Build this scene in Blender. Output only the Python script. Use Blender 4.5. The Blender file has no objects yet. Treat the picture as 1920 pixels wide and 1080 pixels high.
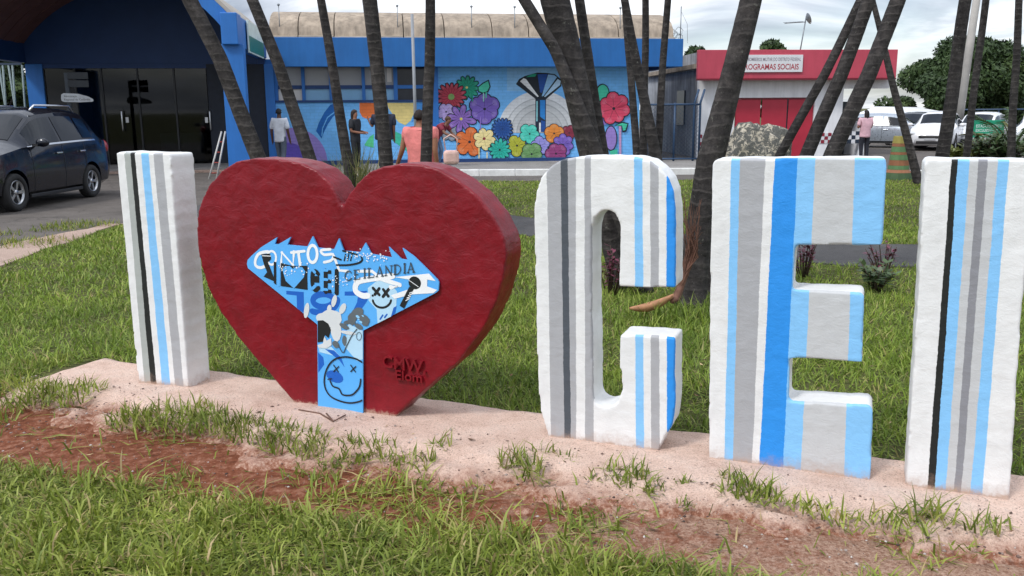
import bpy, bmesh, math, random
import numpy as np
from mathutils import Vector, Matrix
from mathutils.geometry import tessellate_polygon

# ------------------------------------------------------------------ camera, sky, sun, exposure
SC = bpy.context.scene
C = SC.collection
FPX, EYE = 1650.0, 1.55                       # focal length in pixels of a 1920 wide frame, eye height (m)
PITCH, ROLL = math.atan(333 / FPX), math.radians(0.4)
cp, sp = math.cos(PITCH), math.sin(PITCH)
Rw, Fw, Uw = Vector((1, 0, 0)), Vector((0, cp, -sp)), Vector((0, sp, cp))
cam_d = bpy.data.cameras.new('camera')
cam = bpy.data.objects.new('camera', cam_d)
C.objects.link(cam)
cam_d.sensor_width = 36
cam_d.lens = 36 * FPX / 1920
cam_d.clip_start, cam_d.clip_end = 0.05, 6000
cx_ = Rw * math.cos(ROLL) - Uw * math.sin(ROLL)
cy_ = Rw * math.sin(ROLL) + Uw * math.cos(ROLL)
cz_ = -Fw
M = Matrix(((cx_.x, cy_.x, cz_.x, 0), (cx_.y, cy_.y, cz_.y, 0), (cx_.z, cy_.z, cz_.z, EYE), (0, 0, 0, 1)))
cam.matrix_world = M
SC.camera = cam

SUN_DIR = Vector((-0.52, -0.50, 0.86)).normalized()      # towards the sun
world = bpy.data.worlds.new('World')
SC.world = world
world.use_nodes = True
wn, wl = world.node_tree.nodes, world.node_tree.links
wn.clear()
w_out = wn.new('ShaderNodeOutputWorld')
sky = wn.new('ShaderNodeTexSky')
sky.sky_type = 'NISHITA'
sky.sun_disc = False
sky.sun_elevation = math.asin(SUN_DIR.z)
sky.sun_rotation = math.atan2(SUN_DIR.x, SUN_DIR.y)
bg1 = wn.new('ShaderNodeBackground')
bg1.inputs['Strength'].default_value = 0.10
wl.new(sky.outputs[0], bg1.inputs['Color'])
tc = wn.new('ShaderNodeTexCoord')
sep = wn.new('ShaderNodeSeparateXYZ')
wl.new(tc.outputs['Generated'], sep.inputs[0])
def wmath(op, a, b=None, c=None):
    n = wn.new('ShaderNodeMath'); n.operation = op
    for i, v in enumerate((a, b, c)):
        if v is None: continue
        if isinstance(v, (int, float)): n.inputs[i].default_value = v
        else: wl.new(v, n.inputs[i])
    return n.outputs[0]
zc_ = wmath('ADD', wmath('MAXIMUM', sep.outputs['Z'], 0.0), 0.16)
comb = wn.new('ShaderNodeCombineXYZ')
wl.new(wmath('DIVIDE', sep.outputs['X'], zc_), comb.inputs[0])
wl.new(wmath('DIVIDE', sep.outputs['Y'], zc_), comb.inputs[1])
def wnoise(scale, detail, dist, offs):
    m = wn.new('ShaderNodeMapping'); m.inputs['Location'].default_value = offs
    wl.new(comb.outputs[0], m.inputs[0])
    n = wn.new('ShaderNodeTexNoise')
    n.inputs['Scale'].default_value = scale; n.inputs['Detail'].default_value = detail
    n.inputs['Roughness'].default_value = 0.55; n.inputs['Distortion'].default_value = dist
    wl.new(m.outputs[0], n.inputs['Vector'])
    return n.outputs['Fac']
n_big = wnoise(0.55, 7, 0.3, (3.1, 1.7, 0))
n_tone = wnoise(0.9, 9, 0.5, (9.0, 4.0, 2.0))
def wramp(fac, stops):
    r = wn.new('ShaderNodeValToRGB')
    el = r.color_ramp.elements
    while len(el) < len(stops): el.new(0.5)
    for e, (p, c) in zip(el, stops):
        e.position = p; e.color = (*c, 1)
    wl.new(fac, r.inputs[0])
    return r.outputs[0]
cover = wramp(n_big, [(0.40, (0, 0, 0)), (0.54, (1, 1, 1))])
tone = wramp(n_tone, [(0.36, (0.25, 0.28, 0.35)), (0.48, (0.47, 0.51, 0.58)), (0.58, (0.80, 0.82, 0.86))])
bg2 = wn.new('ShaderNodeBackground')
wl.new(tone, bg2.inputs['Color'])
# an overcast sky is brighter overhead than at the horizon
wl.new(wmath('MULTIPLY_ADD', wmath('MAXIMUM', sep.outputs['Z'], 0.0), 1.05, 0.92), bg2.inputs['Strength'])
mx = wn.new('ShaderNodeMixShader')
wl.new(wmath('MULTIPLY_ADD', cover, 0.47, 0.48), mx.inputs[0])
wl.new(bg1.outputs[0], mx.inputs[1]); wl.new(bg2.outputs[0], mx.inputs[2])
wl.new(mx.outputs[0], w_out.inputs[0])

sun_d = bpy.data.lights.new('sun', 'SUN')
sun_d.energy, sun_d.angle, sun_d.color = 1.4, math.radians(10), (1.0, 0.98, 0.95)
sun = bpy.data.objects.new('sun', sun_d)
sun.rotation_euler = (-SUN_DIR).to_track_quat('-Z', 'Y').to_euler()
C.objects.link(sun)
SC.view_settings.view_transform = 'Standard'
SC.view_settings.look = 'None'
SC.view_settings.exposure = 0.60
SC.view_settings.gamma = 1.0
SC.view_settings.use_curve_mapping = False
SC.render.engine = 'CYCLES'
SC.cycles.max_bounces = 6
SC.cycles.transparent_max_bounces = 12
SC.cycles.use_denoising = True

# ------------------------------------------------------------------ helpers
rnd = random.Random(7)
R = math.radians
LAWN = -0.06                                   # the lawn lies a little below the top of the plinth

def ray(px, py):
    a0, b0 = (px - 960) / FPX, (540 - py) / FPX
    a = a0 * math.cos(ROLL) + b0 * math.sin(ROLL)
    b = -a0 * math.sin(ROLL) + b0 * math.cos(ROLL)
    return a, cp + b * sp, -sp + b * cp
def P(px, py, z=LAWN):                         # point of the ground seen at a place of the photograph
    x, y, zz = ray(px, py); t = (z - EYE) / zz
    return Vector((x * t, y * t, z))
def Q(px, py, Y):                              # point at the distance Y
    x, y, zz = ray(px, py); t = Y / y
    return Vector((x * t, Y, EYE + zz * t))
class Frame:                                   # an upright plane: u along it, v up
    def __init__(s, o, ang):
        s.o, s.ang = Vector((o[0], o[1], 0)), ang
        s.d = Vector((math.cos(ang), math.sin(ang), 0)); s.b = Vector((-math.sin(ang), math.cos(ang), 0))
    def uv(s, px, py, off=0.0):
        x, y, z = ray(px, py); o = s.o + s.b * off
        t = o.dot(s.b) / (x * s.b.x + y * s.b.y)
        p = Vector((x * t, y * t, 0)) - o
        return p.dot(s.d), EYE + z * t
    def world(s, u, w, z): return s.o + s.d * u + s.b * w + Vector((0, 0, z))
def zf(ox, oy, sc): return lambda x, y: (ox + x / sc, oy + y / sc)

def lin(c):
    if isinstance(c, str):
        c = c.lstrip('#'); c = [int(c[i:i + 2], 16) / 255 for i in (0, 2, 4)]
        return tuple(v / 12.92 if v <= 0.04045 else ((v + 0.055) / 1.055) ** 2.4 for v in c)
    return tuple(c)

class NT:                                      # small node-tree helper
    def __init__(s, m):
        m.use_nodes = True; s.m = m; s.t = m.node_tree; s.n = s.t.nodes; s.l = s.t.links
        s.n.clear()
        s.out = s.n.new('ShaderNodeOutputMaterial'); s.b = s.n.new('ShaderNodeBsdfPrincipled')
        s.l.new(s.b.outputs[0], s.out.inputs[0])
        s.tc = s.n.new('ShaderNodeTexCoord')
    def set(s, sock, v):
        if isinstance(v, bpy.types.NodeSocket): s.l.new(v, sock)
        elif isinstance(v, (tuple, list)): sock.default_value = (*v, 1) if len(v) == 3 and sock.type == 'RGBA' else v
        else: sock.default_value = v
    def math(s, op, a, b=0.0, c=0.0):
        n = s.n.new('ShaderNodeMath'); n.operation = op
        for i, v in enumerate((a, b, c)): s.set(n.inputs[i], v)
        return n.outputs[0]
    def noise(s, scale, detail=4, rough=0.55, dist=0.0, vec=None, sc3=None):
        n = s.n.new('ShaderNodeTexNoise')
        n.inputs['Scale'].default_value = scale; n.inputs['Detail'].default_value = detail
        n.inputs['Roughness'].default_value = rough; n.inputs['Distortion'].default_value = dist
        v = vec or s.tc.outputs['Object']
        if sc3:
            m = s.n.new('ShaderNodeMapping'); m.inputs['Scale'].default_value = sc3; s.l.new(v, m.inputs[0]); v = m.outputs[0]
        s.l.new(v, n.inputs['Vector'])
        return n.outputs['Fac']
    def ramp(s, fac, stops, interp='LINEAR'):
        r = s.n.new('ShaderNodeValToRGB'); r.color_ramp.interpolation = interp
        el = r.color_ramp.elements
        while len(el) < len(stops): el.new(0.5)
        for e, (p, c) in zip(el, stops):
            e.position = p; e.color = (*(c if isinstance(c, (tuple, list)) else (c, c, c)), 1)
        s.l.new(fac, r.inputs[0]); return r.outputs[0]
    def mix(s, f, a, b, mode='MIX'):
        n = s.n.new('ShaderNodeMix'); n.data_type = 'RGBA'; n.blend_type = mode
        s.set(n.inputs['Factor'], f); s.set(n.inputs['A'], a); s.set(n.inputs['B'], b)
        return n.outputs['Result']
    def sep(s, vec):
        n = s.n.new('ShaderNodeSeparateXYZ'); s.l.new(vec, n.inputs[0]); return n.outputs
    def bump(s, h, strength=0.3, dist=0.01, normal=None):
        n = s.n.new('ShaderNodeBump'); n.inputs['Strength'].default_value = strength; n.inputs['Distance'].default_value = dist
        s.l.new(h, n.inputs['Height'])
        if normal: s.l.new(normal, n.inputs['Normal'])
        return n.outputs[0]
    def base(s, col, rough=0.7, normal=None, **kw):
        s.set(s.b.inputs['Base Color'], col); s.set(s.b.inputs['Roughness'], rough)
        if normal: s.l.new(normal, s.b.inputs['Normal'])
        for k, v in kw.items(): s.set(s.b.inputs[k.replace('_', ' ')], v)

MATS = {}
def paint(name, col, rough=0.6, var=0.18, ns=6.0, bump=0.15, bs=60.0, bd=0.004, metal=0.0, coat=0.0, spec=0.5, streak=0.0):
    """a plain colour with weathering, grain and fine relief"""
    if name in MATS: return MATS[name]
    m = bpy.data.materials.new(name); t = NT(m); c = lin(col)
    dk = tuple(v * (1 - var) for v in c); lt = tuple(min(1, v * (1 + var * 0.6) + 0.004) for v in c)
    col_ = t.ramp(t.noise(ns, 6, 0.6), [(0.3, dk), (0.7, lt)])
    if streak:
        col_ = t.mix(1.0, col_, t.ramp(t.noise(1.0, 7, 0.7, sc3=(5.0, 5.0, 0.45)), [(0.36, 1 - streak), (0.60, 1.0)]), 'MULTIPLY')
        col_ = t.mix(t.math('MULTIPLY', t.ramp(t.noise(2.2, 8, 0.75), [(0.56, 0.0), (0.70, 1.0)]), streak * .8), col_, tuple(v * .45 + .03 for v in c))
    nrm = t.bump(t.noise(bs, 4), bump, bd) if bump else None
    t.base(col_, rough, nrm, Metallic=metal, Coat_Weight=coat, Specular_IOR_Level=spec)
    MATS[name] = m
    return m

def tag(o, label=None, cat=None, group=None, kind=None):
    if label: o['label'] = label
    if cat: o['category'] = cat
    if group: o['group'] = group
    if kind: o['kind'] = kind
    return o
def empty(name, loc=(0, 0, 0), rz=0.0, label=None, cat=None, group=None):
    o = bpy.data.objects.new(name, None); C.objects.link(o)
    o.location = loc; o.rotation_euler = (0, 0, rz); o.empty_display_size = 0.2
    return tag(o, label, cat, group)

class MB:
    """collects faces; build() links them as ONE mesh object"""
    def __init__(s): s.v, s.f, s.m, s.sm = [], [], [], []
    def add(s, vs, fs, mi=0, smooth=False):
        o = len(s.v); s.v += [tuple(v) for v in vs]
        for f in fs: s.f.append(tuple(i + o for i in f)); s.m.append(mi); s.sm.append(smooth)
        return s
    def box(s, x0, x1, y0, y1, z0, z1, mi=0, bev=0.0):
        if bev <= 0:
            return s.add([(x, y, z) for z in (z0, z1) for y in (y0, y1) for x in (x0, x1)],
                         [(0, 2, 3, 1), (4, 5, 7, 6), (0, 1, 5, 4), (2, 6, 7, 3), (0, 4, 6, 2), (1, 3, 7, 5)], mi)
        bm = bmesh.new(); bmesh.ops.create_cube(bm, size=1)
        for v in bm.verts:
            v.co = Vector((x0 + (v.co.x + .5) * (x1 - x0), y0 + (v.co.y + .5) * (y1 - y0), z0 + (v.co.z + .5) * (z1 - z0)))
        bmesh.ops.bevel(bm, geom=bm.edges[:], offset=bev, segments=2, affect='EDGES', profile=0.5)
        s.bm(bm, mi); return s
    def bm(s, bm, mi=0, smooth=False, M=None):
        bm.verts.index_update()
        s.add([(M @ v.co if M else v.co) for v in bm.verts], [[v.index for v in f.verts] for f in bm.faces], mi, smooth)
        bm.free(); return s
    def tube(s, pts, rad, n=8, mi=0, caps=True, smooth=True):
        pts = [Vector(p) for p in pts]; k = len(pts)
        rad = [rad] * k if isinstance(rad, (int, float)) else rad
        vs = []; ref = None
        for i, p in enumerate(pts):
            t = (pts[min(i + 1, k - 1)] - pts[max(i - 1, 0)]).normalized()
            if ref is None: ref = t.orthogonal().normalized()
            a = (ref - t * ref.dot(t)).normalized(); ref = a; b = t.cross(a)
            vs += [p + (a * math.cos(2 * math.pi * j / n) + b * math.sin(2 * math.pi * j / n)) * rad[i] for j in range(n)]
        fs = [(i * n + j, i * n + (j + 1) % n, (i + 1) * n + (j + 1) % n, (i + 1) * n + j) for i in range(k - 1) for j in range(n)]
        if caps: fs += [tuple(range(n - 1, -1, -1)), tuple((k - 1) * n + j for j in range(n))]
        return s.add(vs, fs, mi, smooth)
    def flat(s, pts2, to3, mi=0):
        """a filled outline in the plane; to3 maps (u, v) to 3-D"""
        tri = tessellate_polygon([[Vector((p[0], p[1], 0)) for p in pts2]])
        return s.add([to3(*p) for p in pts2], tri, mi)
    def strip(s, pts2, wid, to3, mi=0, cap=True):
        """a brush stroke along a polyline"""
        k = len(pts2); wid = [wid] * k if isinstance(wid, (int, float)) else wid
        vs = []
        for i, p in enumerate(pts2):
            a, b = pts2[max(i - 1, 0)], pts2[min(i + 1, k - 1)]
            dx, dy = b[0] - a[0], b[1] - a[1]; L = math.hypot(dx, dy) or 1e-9
            nx, ny = -dy / L * wid[i] / 2, dx / L * wid[i] / 2
            vs += [to3(p[0] + nx, p[1] + ny), to3(p[0] - nx, p[1] - ny)]
        return s.add(vs, [(2 * i, 2 * i + 1, 2 * i + 3, 2 * i + 2) for i in range(k - 1)], mi)
    def disc(s, c, rx, to3, mi=0, n=20, ry=None, rot=0.0, jag=0.0):
        ry = ry or rx; ca, sa = math.cos(rot), math.sin(rot); pts = []
        for j in range(n):
            a = 2 * math.pi * j / n; k = 1 + rnd.uniform(-jag, jag)
            x, y = rx * math.cos(a) * k, ry * math.sin(a) * k
            pts.append((c[0] + x * ca - y * sa, c[1] + x * sa + y * ca))
        return s.add([to3(*p) for p in pts], [tuple(range(n))], mi)
    def prism(s, pts2, y0, y1, mi=0):
        """an outline in x-z with thickness from y0 (front) to y1"""
        n = len(pts2); tri = tessellate_polygon([[Vector((p[0], p[1], 0)) for p in pts2]])
        s.add([(p[0], y0, p[1]) for p in pts2] + [(p[0], y1, p[1]) for p in pts2],
              list(tri) + [tuple(i + n for i in reversed(t)) for t in tri] + [(i, (i + 1) % n, (i + 1) % n + n, i + n) for i in range(n)], mi)
        return s
    def lathe(s, prof, n=20, mi=0, axis='Z', smooth=True, M=None):
        vs = []
        for r, h in prof:
            for j in range(n):
                a = 2 * math.pi * j / n; p = Vector((r * math.cos(a), r * math.sin(a), h))
                if axis == 'X': p = Vector((p.z, p.x, p.y))
                vs.append(M @ p if M else p)
        k = len(prof)
        return s.add(vs, [(i * n + j, i * n + (j + 1) % n, (i + 1) * n + (j + 1) % n, (i + 1) * n + j) for i in range(k - 1) for j in range(n)], mi, smooth)
    def build(s, name, mats, parent=None, loc=None, rz=None, sharp=None):
        me = bpy.data.meshes.new(name); me.from_pydata(s.v, [], s.f)
        for m in (mats if isinstance(mats, (list, tuple)) else [mats]): me.materials.append(m)
        if s.f:
            me.polygons.foreach_set('material_index', s.m); me.polygons.foreach_set('use_smooth', s.sm)
        bm = bmesh.new(); bm.from_mesh(me); bmesh.ops.recalc_face_normals(bm, faces=bm.faces[:]) if s.closed() else None
        bm.to_mesh(me); bm.free()
        if sharp: me.set_sharp_from_angle(angle=R(sharp))
        me.update()
        o = bpy.data.objects.new(name, me); C.objects.link(o)
        if parent: o.parent = parent
        if loc is not None: o.location = loc
        if rz is not None: o.rotation_euler = (0, 0, rz)
        return o
    def closed(s): return True

def text_poly(body, size=1.0, bold=0.0, space=1.0):
    """outline of writing as verts and faces in x-y, left-aligned on the base line"""
    cu = bpy.data.curves.new('writing', 'FONT'); cu.body = body; cu.size = size; cu.offset = bold; cu.space_character = space
    cu.resolution_u = 3
    ob = bpy.data.objects.new('writing', cu); C.objects.link(ob)
    bpy.context.view_layer.update()
    me = bpy.data.meshes.new_from_object(ob.evaluated_get(bpy.context.evaluated_depsgraph_get()))
    vs = [tuple(v.co) for v in me.vertices]; fs = [tuple(p.vertices) for p in me.polygons]
    bpy.data.objects.remove(ob); bpy.data.curves.remove(cu); bpy.data.meshes.remove(me)
    return vs, fs
def text_in(mb, body, x0, x1, z0, z1, to3, mi=0, bold=0.0):
    """writing fitted in the rectangle x0..x1, z0..z1 of a plane"""
    vs, fs = text_poly(body, 1.0, bold)
    ax, bx = min(v[0] for v in vs), max(v[0] for v in vs); az, bz = min(v[1] for v in vs), max(v[1] for v in vs)
    mb.add([to3(x0 + (v[0] - ax) / (bx - ax) * (x1 - x0), z0 + (v[1] - az) / (bz - az) * (z1 - z0)) for v in vs], fs, mi)

def bake(o):
    """replace an object's modifiers by their result"""
    bpy.context.view_layer.update()
    me = bpy.data.meshes.new_from_object(o.evaluated_get(bpy.context.evaluated_depsgraph_get()))
    old = o.data; o.modifiers.clear(); o.data = me; me.name = o.name
    bpy.data.meshes.remove(old)
    return o
def copy_tree(o, parent=None):
    c = o.copy(); C.objects.link(c); c.parent = parent
    for ch in list(o.children): copy_tree(ch, c)
    return c

def vnoise(x, y, f, seed=0):
    """smooth value noise on arrays"""
    rs = np.random.RandomState(seed); g = rs.rand(64, 64)
    X, Y = x * f, y * f; ix, iy = np.floor(X).astype(int), np.floor(Y).astype(int)
    fx, fy = X - ix, Y - iy; fx = fx * fx * (3 - 2 * fx); fy = fy * fy * (3 - 2 * fy)
    G = lambda a, b: g[a % 64, b % 64]
    return (G(ix, iy) * (1 - fx) + G(ix + 1, iy) * fx) * (1 - fy) + (G(ix, iy + 1) * (1 - fx) + G(ix + 1, iy + 1) * fx) * fy

def raw_mesh(name, verts, loops, counts, mats, attr=None, smooth=False):
    """a large mesh straight from arrays"""
    me = bpy.data.meshes.new(name); nv, nl, npoly = len(verts), len(loops), len(counts)
    me.vertices.add(nv); me.vertices.foreach_set('co', np.asarray(verts, np.float32).ravel())
    me.loops.add(nl); me.loops.foreach_set('vertex_index', np.asarray(loops, np.int32))
    me.polygons.add(npoly); starts = np.concatenate(([0], np.cumsum(counts)[:-1])).astype(np.int32)
    me.polygons.foreach_set('loop_start', starts)
    try: me.polygons.foreach_set('loop_total', np.asarray(counts, np.int32))
    except Exception: pass
    if smooth: me.polygons.foreach_set('use_smooth', np.ones(npoly, bool))
    if attr is not None:
        a = me.attributes.new('rnd', 'FLOAT', 'POINT'); a.data.foreach_set('value', np.asarray(attr, np.float32))
    me.update(calc_edges=True)
    for m in (mats if isinstance(mats, (list, tuple)) else [mats]): me.materials.append(m)
    o = bpy.data.objects.new(name, me); C.objects.link(o)
    return o

def blades(pos, h, wid, lean, seed, bend=0.6):
    """grass blades as arrays: five vertices each (quad + tip)"""
    rs = np.random.RandomState(seed); n = len(pos)
    a = rs.rand(n) * 2 * np.pi; la = rs.rand(n) * 2 * np.pi
    hh = h * (0.55 + 0.75 * rs.rand(n)); ln = lean * (0.25 + 1.0 * rs.rand(n))
    wx, wy = np.cos(a) * wid / 2, np.sin(a) * wid / 2
    dx, dy = np.cos(la) * ln * hh, np.sin(la) * ln * hh
    up = np.sqrt(np.maximum(0.06, 1 - np.minimum(ln, 0.97) ** 2)) * hh
    z0 = np.zeros(n); V = np.empty((n, 5, 3), np.float32)
    for k, (sx, t, zt, ws) in enumerate(((1, 0, 0, 1), (-1, 0, 0, 1), (-1, 0.42, bend, 0.85), (1, 0.42, bend, 0.85), (0, 1, 1, 0))):
        V[:, k, 0] = pos[:, 0] + dx * t + sx * wx * ws
        V[:, k, 1] = pos[:, 1] + dy * t + sx * wy * ws
        V[:, k, 2] = pos[:, 2] + up * zt * (1 if k < 4 else 0.98)
    base = (np.arange(n) * 5)[:, None]
    L = (base + np.array([[0, 1, 2, 3, 3, 2, 4]])).ravel()
    cnt = np.tile(np.array([4, 3]), n)
    return V.reshape(-1, 3), L, cnt, np.repeat(rs.rand(n), 5)

def merge(parts):
    V, L, N, A, o = [], [], [], [], 0
    for v, l, c, a in parts:
        V.append(v); L.append(l + o); N.append(c); A.append(a); o += len(v)
    return np.concatenate(V), np.concatenate(L), np.concatenate(N), np.concatenate(A)

# ------------------------------------------------------------------ the setting: ground, lawn, paths, road
ROW = Frame((-2.207, 4.978), R(-21.6))         # the front of the row of letters
RO, RD, RB = ROW.o, ROW.d, ROW.b
def row_uw(x, y):                              # along the row, and metres in FRONT of it
    return (x - RO.x) * RD.x + (y - RO.y) * RD.y, -((x - RO.x) * RB.x + (y - RO.y) * RB.y)

def ground_material():
    m = bpy.data.materials.new('soil_and_turf'); t = NT(m)
    pos = t.tc.outputs['Object']
    dp = t.n.new('ShaderNodeVectorMath'); dp.operation = 'DOT_PRODUCT'; t.l.new(pos, dp.inputs[0]); dp.inputs[1].default_value = (-RB.x, -RB.y, 0)
    s = t.math('ADD', dp.outputs['Value'], RO.dot(RB))                    # metres in front of the letters
    s = t.math('ADD', s, t.math('MULTIPLY_ADD', t.noise(3.0, 5, 0.65), 0.5, -0.25))
    soil_m = t.math('MULTIPLY', t.ramp(s, [(0.30, 0.0), (0.36, 1.0)]), t.ramp(t.math('MULTIPLY', s, 0.8), [(0.88, 1.0), (0.94, 0.0)]))
    px = t.sep(pos)[0]
    soil = t.ramp(t.noise(22, 8, 0.7), [(0.28, (0.070, 0.022, 0.010)), (0.5, (0.205, 0.068, 0.034)), (0.72, (0.40, 0.21, 0.14))])
    sand = t.ramp(t.noise(70, 5, 0.8), [(0.34, (0.13, 0.055, 0.034)), (0.48, (0.36, 0.22, 0.155)), (0.66, (0.55, 0.39, 0.30))])
    # washed-out sand lies over the soil, more of it towards the right end
    amt = t.math('ADD', t.math('MULTIPLY_ADD', px, 0.085, -0.01), t.math('MULTIPLY_ADD', t.noise(2.6, 6, 0.7), 0.45, t.math('MULTIPLY', t.noise(17, 8, 0.8), 0.55)))
    patch = t.ramp(amt, [(0.47, 0.0), (0.60, 0.92)])
    soil = t.mix(patch, soil, sand)
    turf = t.ramp(t.noise(14, 6, 0.7), [(0.3, (0.045, 0.050, 0.017)), (0.55, (0.095, 0.098, 0.034)), (0.75, (0.19, 0.145, 0.072))])
    col = t.mix(soil_m, turf, soil)
    b1 = t.bump(t.noise(26, 9, 0.75), 0.8, 0.02)
    b2 = t.bump(t.noise(190, 3, 0.7), 0.7, 0.004, b1)
    t.base(col, 0.95, b2, Specular_IOR_Level=0.2)
    return m
def spread(a, b, step, far):
    mid = list(np.arange(a, b + 1e-6, step)); k = step; lo, hi = [a], [b]
    while hi[-1] < far: k *= 1.5; hi.append(hi[-1] + k); lo.append(lo[-1] - k)
    return np.array(sorted(lo[1:]) + mid + hi[1:])
gx, gy = spread(-4.6, 4.6, 0.05, 2500), spread(2.0, 6.6, 0.05, 2500)
GX, GY = np.meshgrid(gx, gy)
def ground_z(x, y):
    near = np.clip(1 - np.maximum(np.abs(x) - 4.0, np.abs(y - 4.3) - 2.0) / 0.5, 0, 1)
    u, s = row_uw(x, y)
    soil = np.clip((s - .3) / .2, 0, 1) * np.clip((1.15 - s) / .2, 0, 1)
    return LAWN + near * ((vnoise(x, y, 1.7, 3) - .5) * .03 + soil * ((vnoise(x, y, 7.0, 5) - .5) * .022 - 0.012))
GZ = ground_z(GX, GY)
nx_, ny_ = len(gx), len(gy)
idx = (np.arange(ny_ - 1)[:, None] * nx_ + np.arange(nx_ - 1)[None, :]).ravel()
gl = np.stack([idx, idx + 1, idx + nx_ + 1, idx + nx_], 1).ravel()
ground = raw_mesh('ground', np.stack([GX, GY, GZ], -1).reshape(-1, 3), gl, np.full(len(idx), 4), ground_material(), smooth=True)
tag(ground, kind='structure')

def asphalt(name, c0, c1, crack=0.5):
    m = bpy.data.materials.new(name); t = NT(m)
    col = t.ramp(t.noise(1.2, 8, 0.7), [(0.3, c0), (0.7, c1)])
    grit = t.ramp(t.noise(90, 3, 0.8), [(0.35, 0.62), (0.65, 1.3)])
    col = t.mix(1.0, col, grit, 'MULTIPLY')
    v = t.n.new('ShaderNodeTexVoronoi'); v.feature = 'DISTANCE_TO_EDGE'; v.inputs['Scale'].default_value = 0.75
    wob = t.n.new('ShaderNodeVectorMath'); wob.operation = 'ADD'
    nz = t.n.new('ShaderNodeTexNoise'); nz.inputs['Scale'].default_value = 1.6; nz.inputs['Detail'].default_value = 6
    t.l.new(t.tc.outputs['Object'], nz.inputs['Vector']); t.l.new(t.tc.outputs['Object'], wob.inputs[0]); t.l.new(nz.outputs['Color'], wob.inputs[1])
    t.l.new(wob.outputs[0], v.inputs['Vector'])
    ck = t.ramp(v.outputs['Distance'], [(0.0, 1.0), (0.02, 0.0)])
    col = t.mix(t.math('MULTIPLY', ck, crack), col, (0.02, 0.018, 0.016))
    t.base(col, 0.92, t.bump(t.noise(140, 4, 0.7), 0.5, 0.006), Specular_IOR_Level=0.3)
    return m
ASPH = asphalt('worn_asphalt', (0.085, 0.074, 0.066), (0.15, 0.132, 0.118))
PATHM = asphalt('grey_path_asphalt', (0.055, 0.054, 0.056), (0.095, 0.092, 0.092), 0.25)
PAVE = asphalt('grey_concrete_paving', (0.20, 0.19, 0.18), (0.30, 0.285, 0.27), 0.3)
EARTH = asphalt('pink_concrete', (0.33, 0.23, 0.185), (0.46, 0.34, 0.28), 0.3)

def sheet(name, pts, z, mat, skirt=0.02):
    """a thin slab with the outline pts"""
    mb = MB(); n = len(pts); tri = tessellate_polygon([[Vector((p[0], p[1], 0)) for p in pts]])
    mb.add([(p[0], p[1], z) for p in pts] + [(p[0], p[1], z - skirt) for p in pts],
           list(tri) + [(i, (i + 1) % n, (i + 1) % n + n, i + n) for i in range(n)])
    return tag(mb.build(name, mat), kind='structure')
PN_X = [-5.5, -2.5, -0.28, 1.5, 3.5, 6, 14, 40]; PN_Y = [13.0, 12.6, 11.8, 10.3, 9.0, 8.7, 8.2, 7.5]
PF_Y = [16.0, 15.2, 14.0, 11.9, 10.55, 10.2, 9.8, 9.2]
def wig(pts, a=0.05, sub=4):
    out = []
    for (x0, y0), (x1, y1) in zip(pts, pts[1:]):
        for k in range(sub):
            f = k / sub; out.append((x0 + (x1 - x0) * f + rnd.uniform(-a, a), y0 + (y1 - y0) * f + rnd.uniform(-a, a)))
    return out + [pts[-1]]
sheet('footpath', wig(list(zip(PN_X, PN_Y))) + wig(list(zip(PN_X, PF_Y))[::-1]), LAWN + 0.012, PATHM)
EDGE_X = lambda y: np.interp(y, [5, 9.3, 12.7, 13.6, 16, 20.6], [-5.35, -5.5, -5.74, -5.6, -5.3, -5.2])
sheet('parking_road', [(-60, 4)] + wig([(-6.75, 4), (-6.7, 7), (-6.27, 10.7), (-5.95, 12.7), (-5.45, 13.0), (-5.45, 16), (-5.2, 20.5)], 0.07, 5)
      + [(40, 20.5), (90, 20.5), (90, 90), (-60, 90)], LAWN + 0.006, ASPH)
sheet('concrete_walk', wig([(-5.3, 4), (-5.42, 7), (-5.51, 9.33), (-5.74, 12.67), (-5.70, 12.9)], 0.05, 6) + wig([(-5.96, 12.85), (-5.95, 12.7), (-6.27, 10.68), (-6.62, 7), (-6.75, 4)], 0.06, 6), LAWN + 0.018, EARTH)
# raised pavement in front of the blue building, with a white painted kerb
sheet('pavement', [(-5.0, 22.35), (5.6, 22.35), (5.9, 29.2), (-5.0, 27.6)], LAWN + 0.03, PAVE, 0.05)
KW = paint('white_kerb_paint', (0.74, 0.74, 0.72), 0.8, 0.2, 5, 0.3, 50)
kerb = empty('kerb', (-2.6, 22.2, LAWN)); tag(kerb, 'long white painted kerb in front of the blue building', 'kerb')
for i in range(9):
    MB().box(i * 0.9 + 0.004, i * 0.9 + 0.896, -0.07, 0.08, -0.02, 0.165, bev=0.015).build('kerb_stone', KW, kerb)
kerb2 = empty('kerb', (5.85, 23.6, LAWN), R(3)); tag(kerb2, 'short white kerb stones beside the blue mesh fence', 'kerb')
for i in range(2):
    MB().box(i * 0.5, i * 0.5 + 0.49, -0.08, 0.08, -0.02, 0.17, bev=0.015).build('kerb_stone', KW, kerb2)
kerb3 = empty('kerb', tuple(P(1722, 333)), R(-4)); tag(kerb3, 'white kerb block beside the striped bollard', 'kerb')
MB().box(-0.2, 0.55, -0.1, 0.15, -0.02, 0.17, bev=0.015).build('kerb_stone', KW, kerb3)

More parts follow.
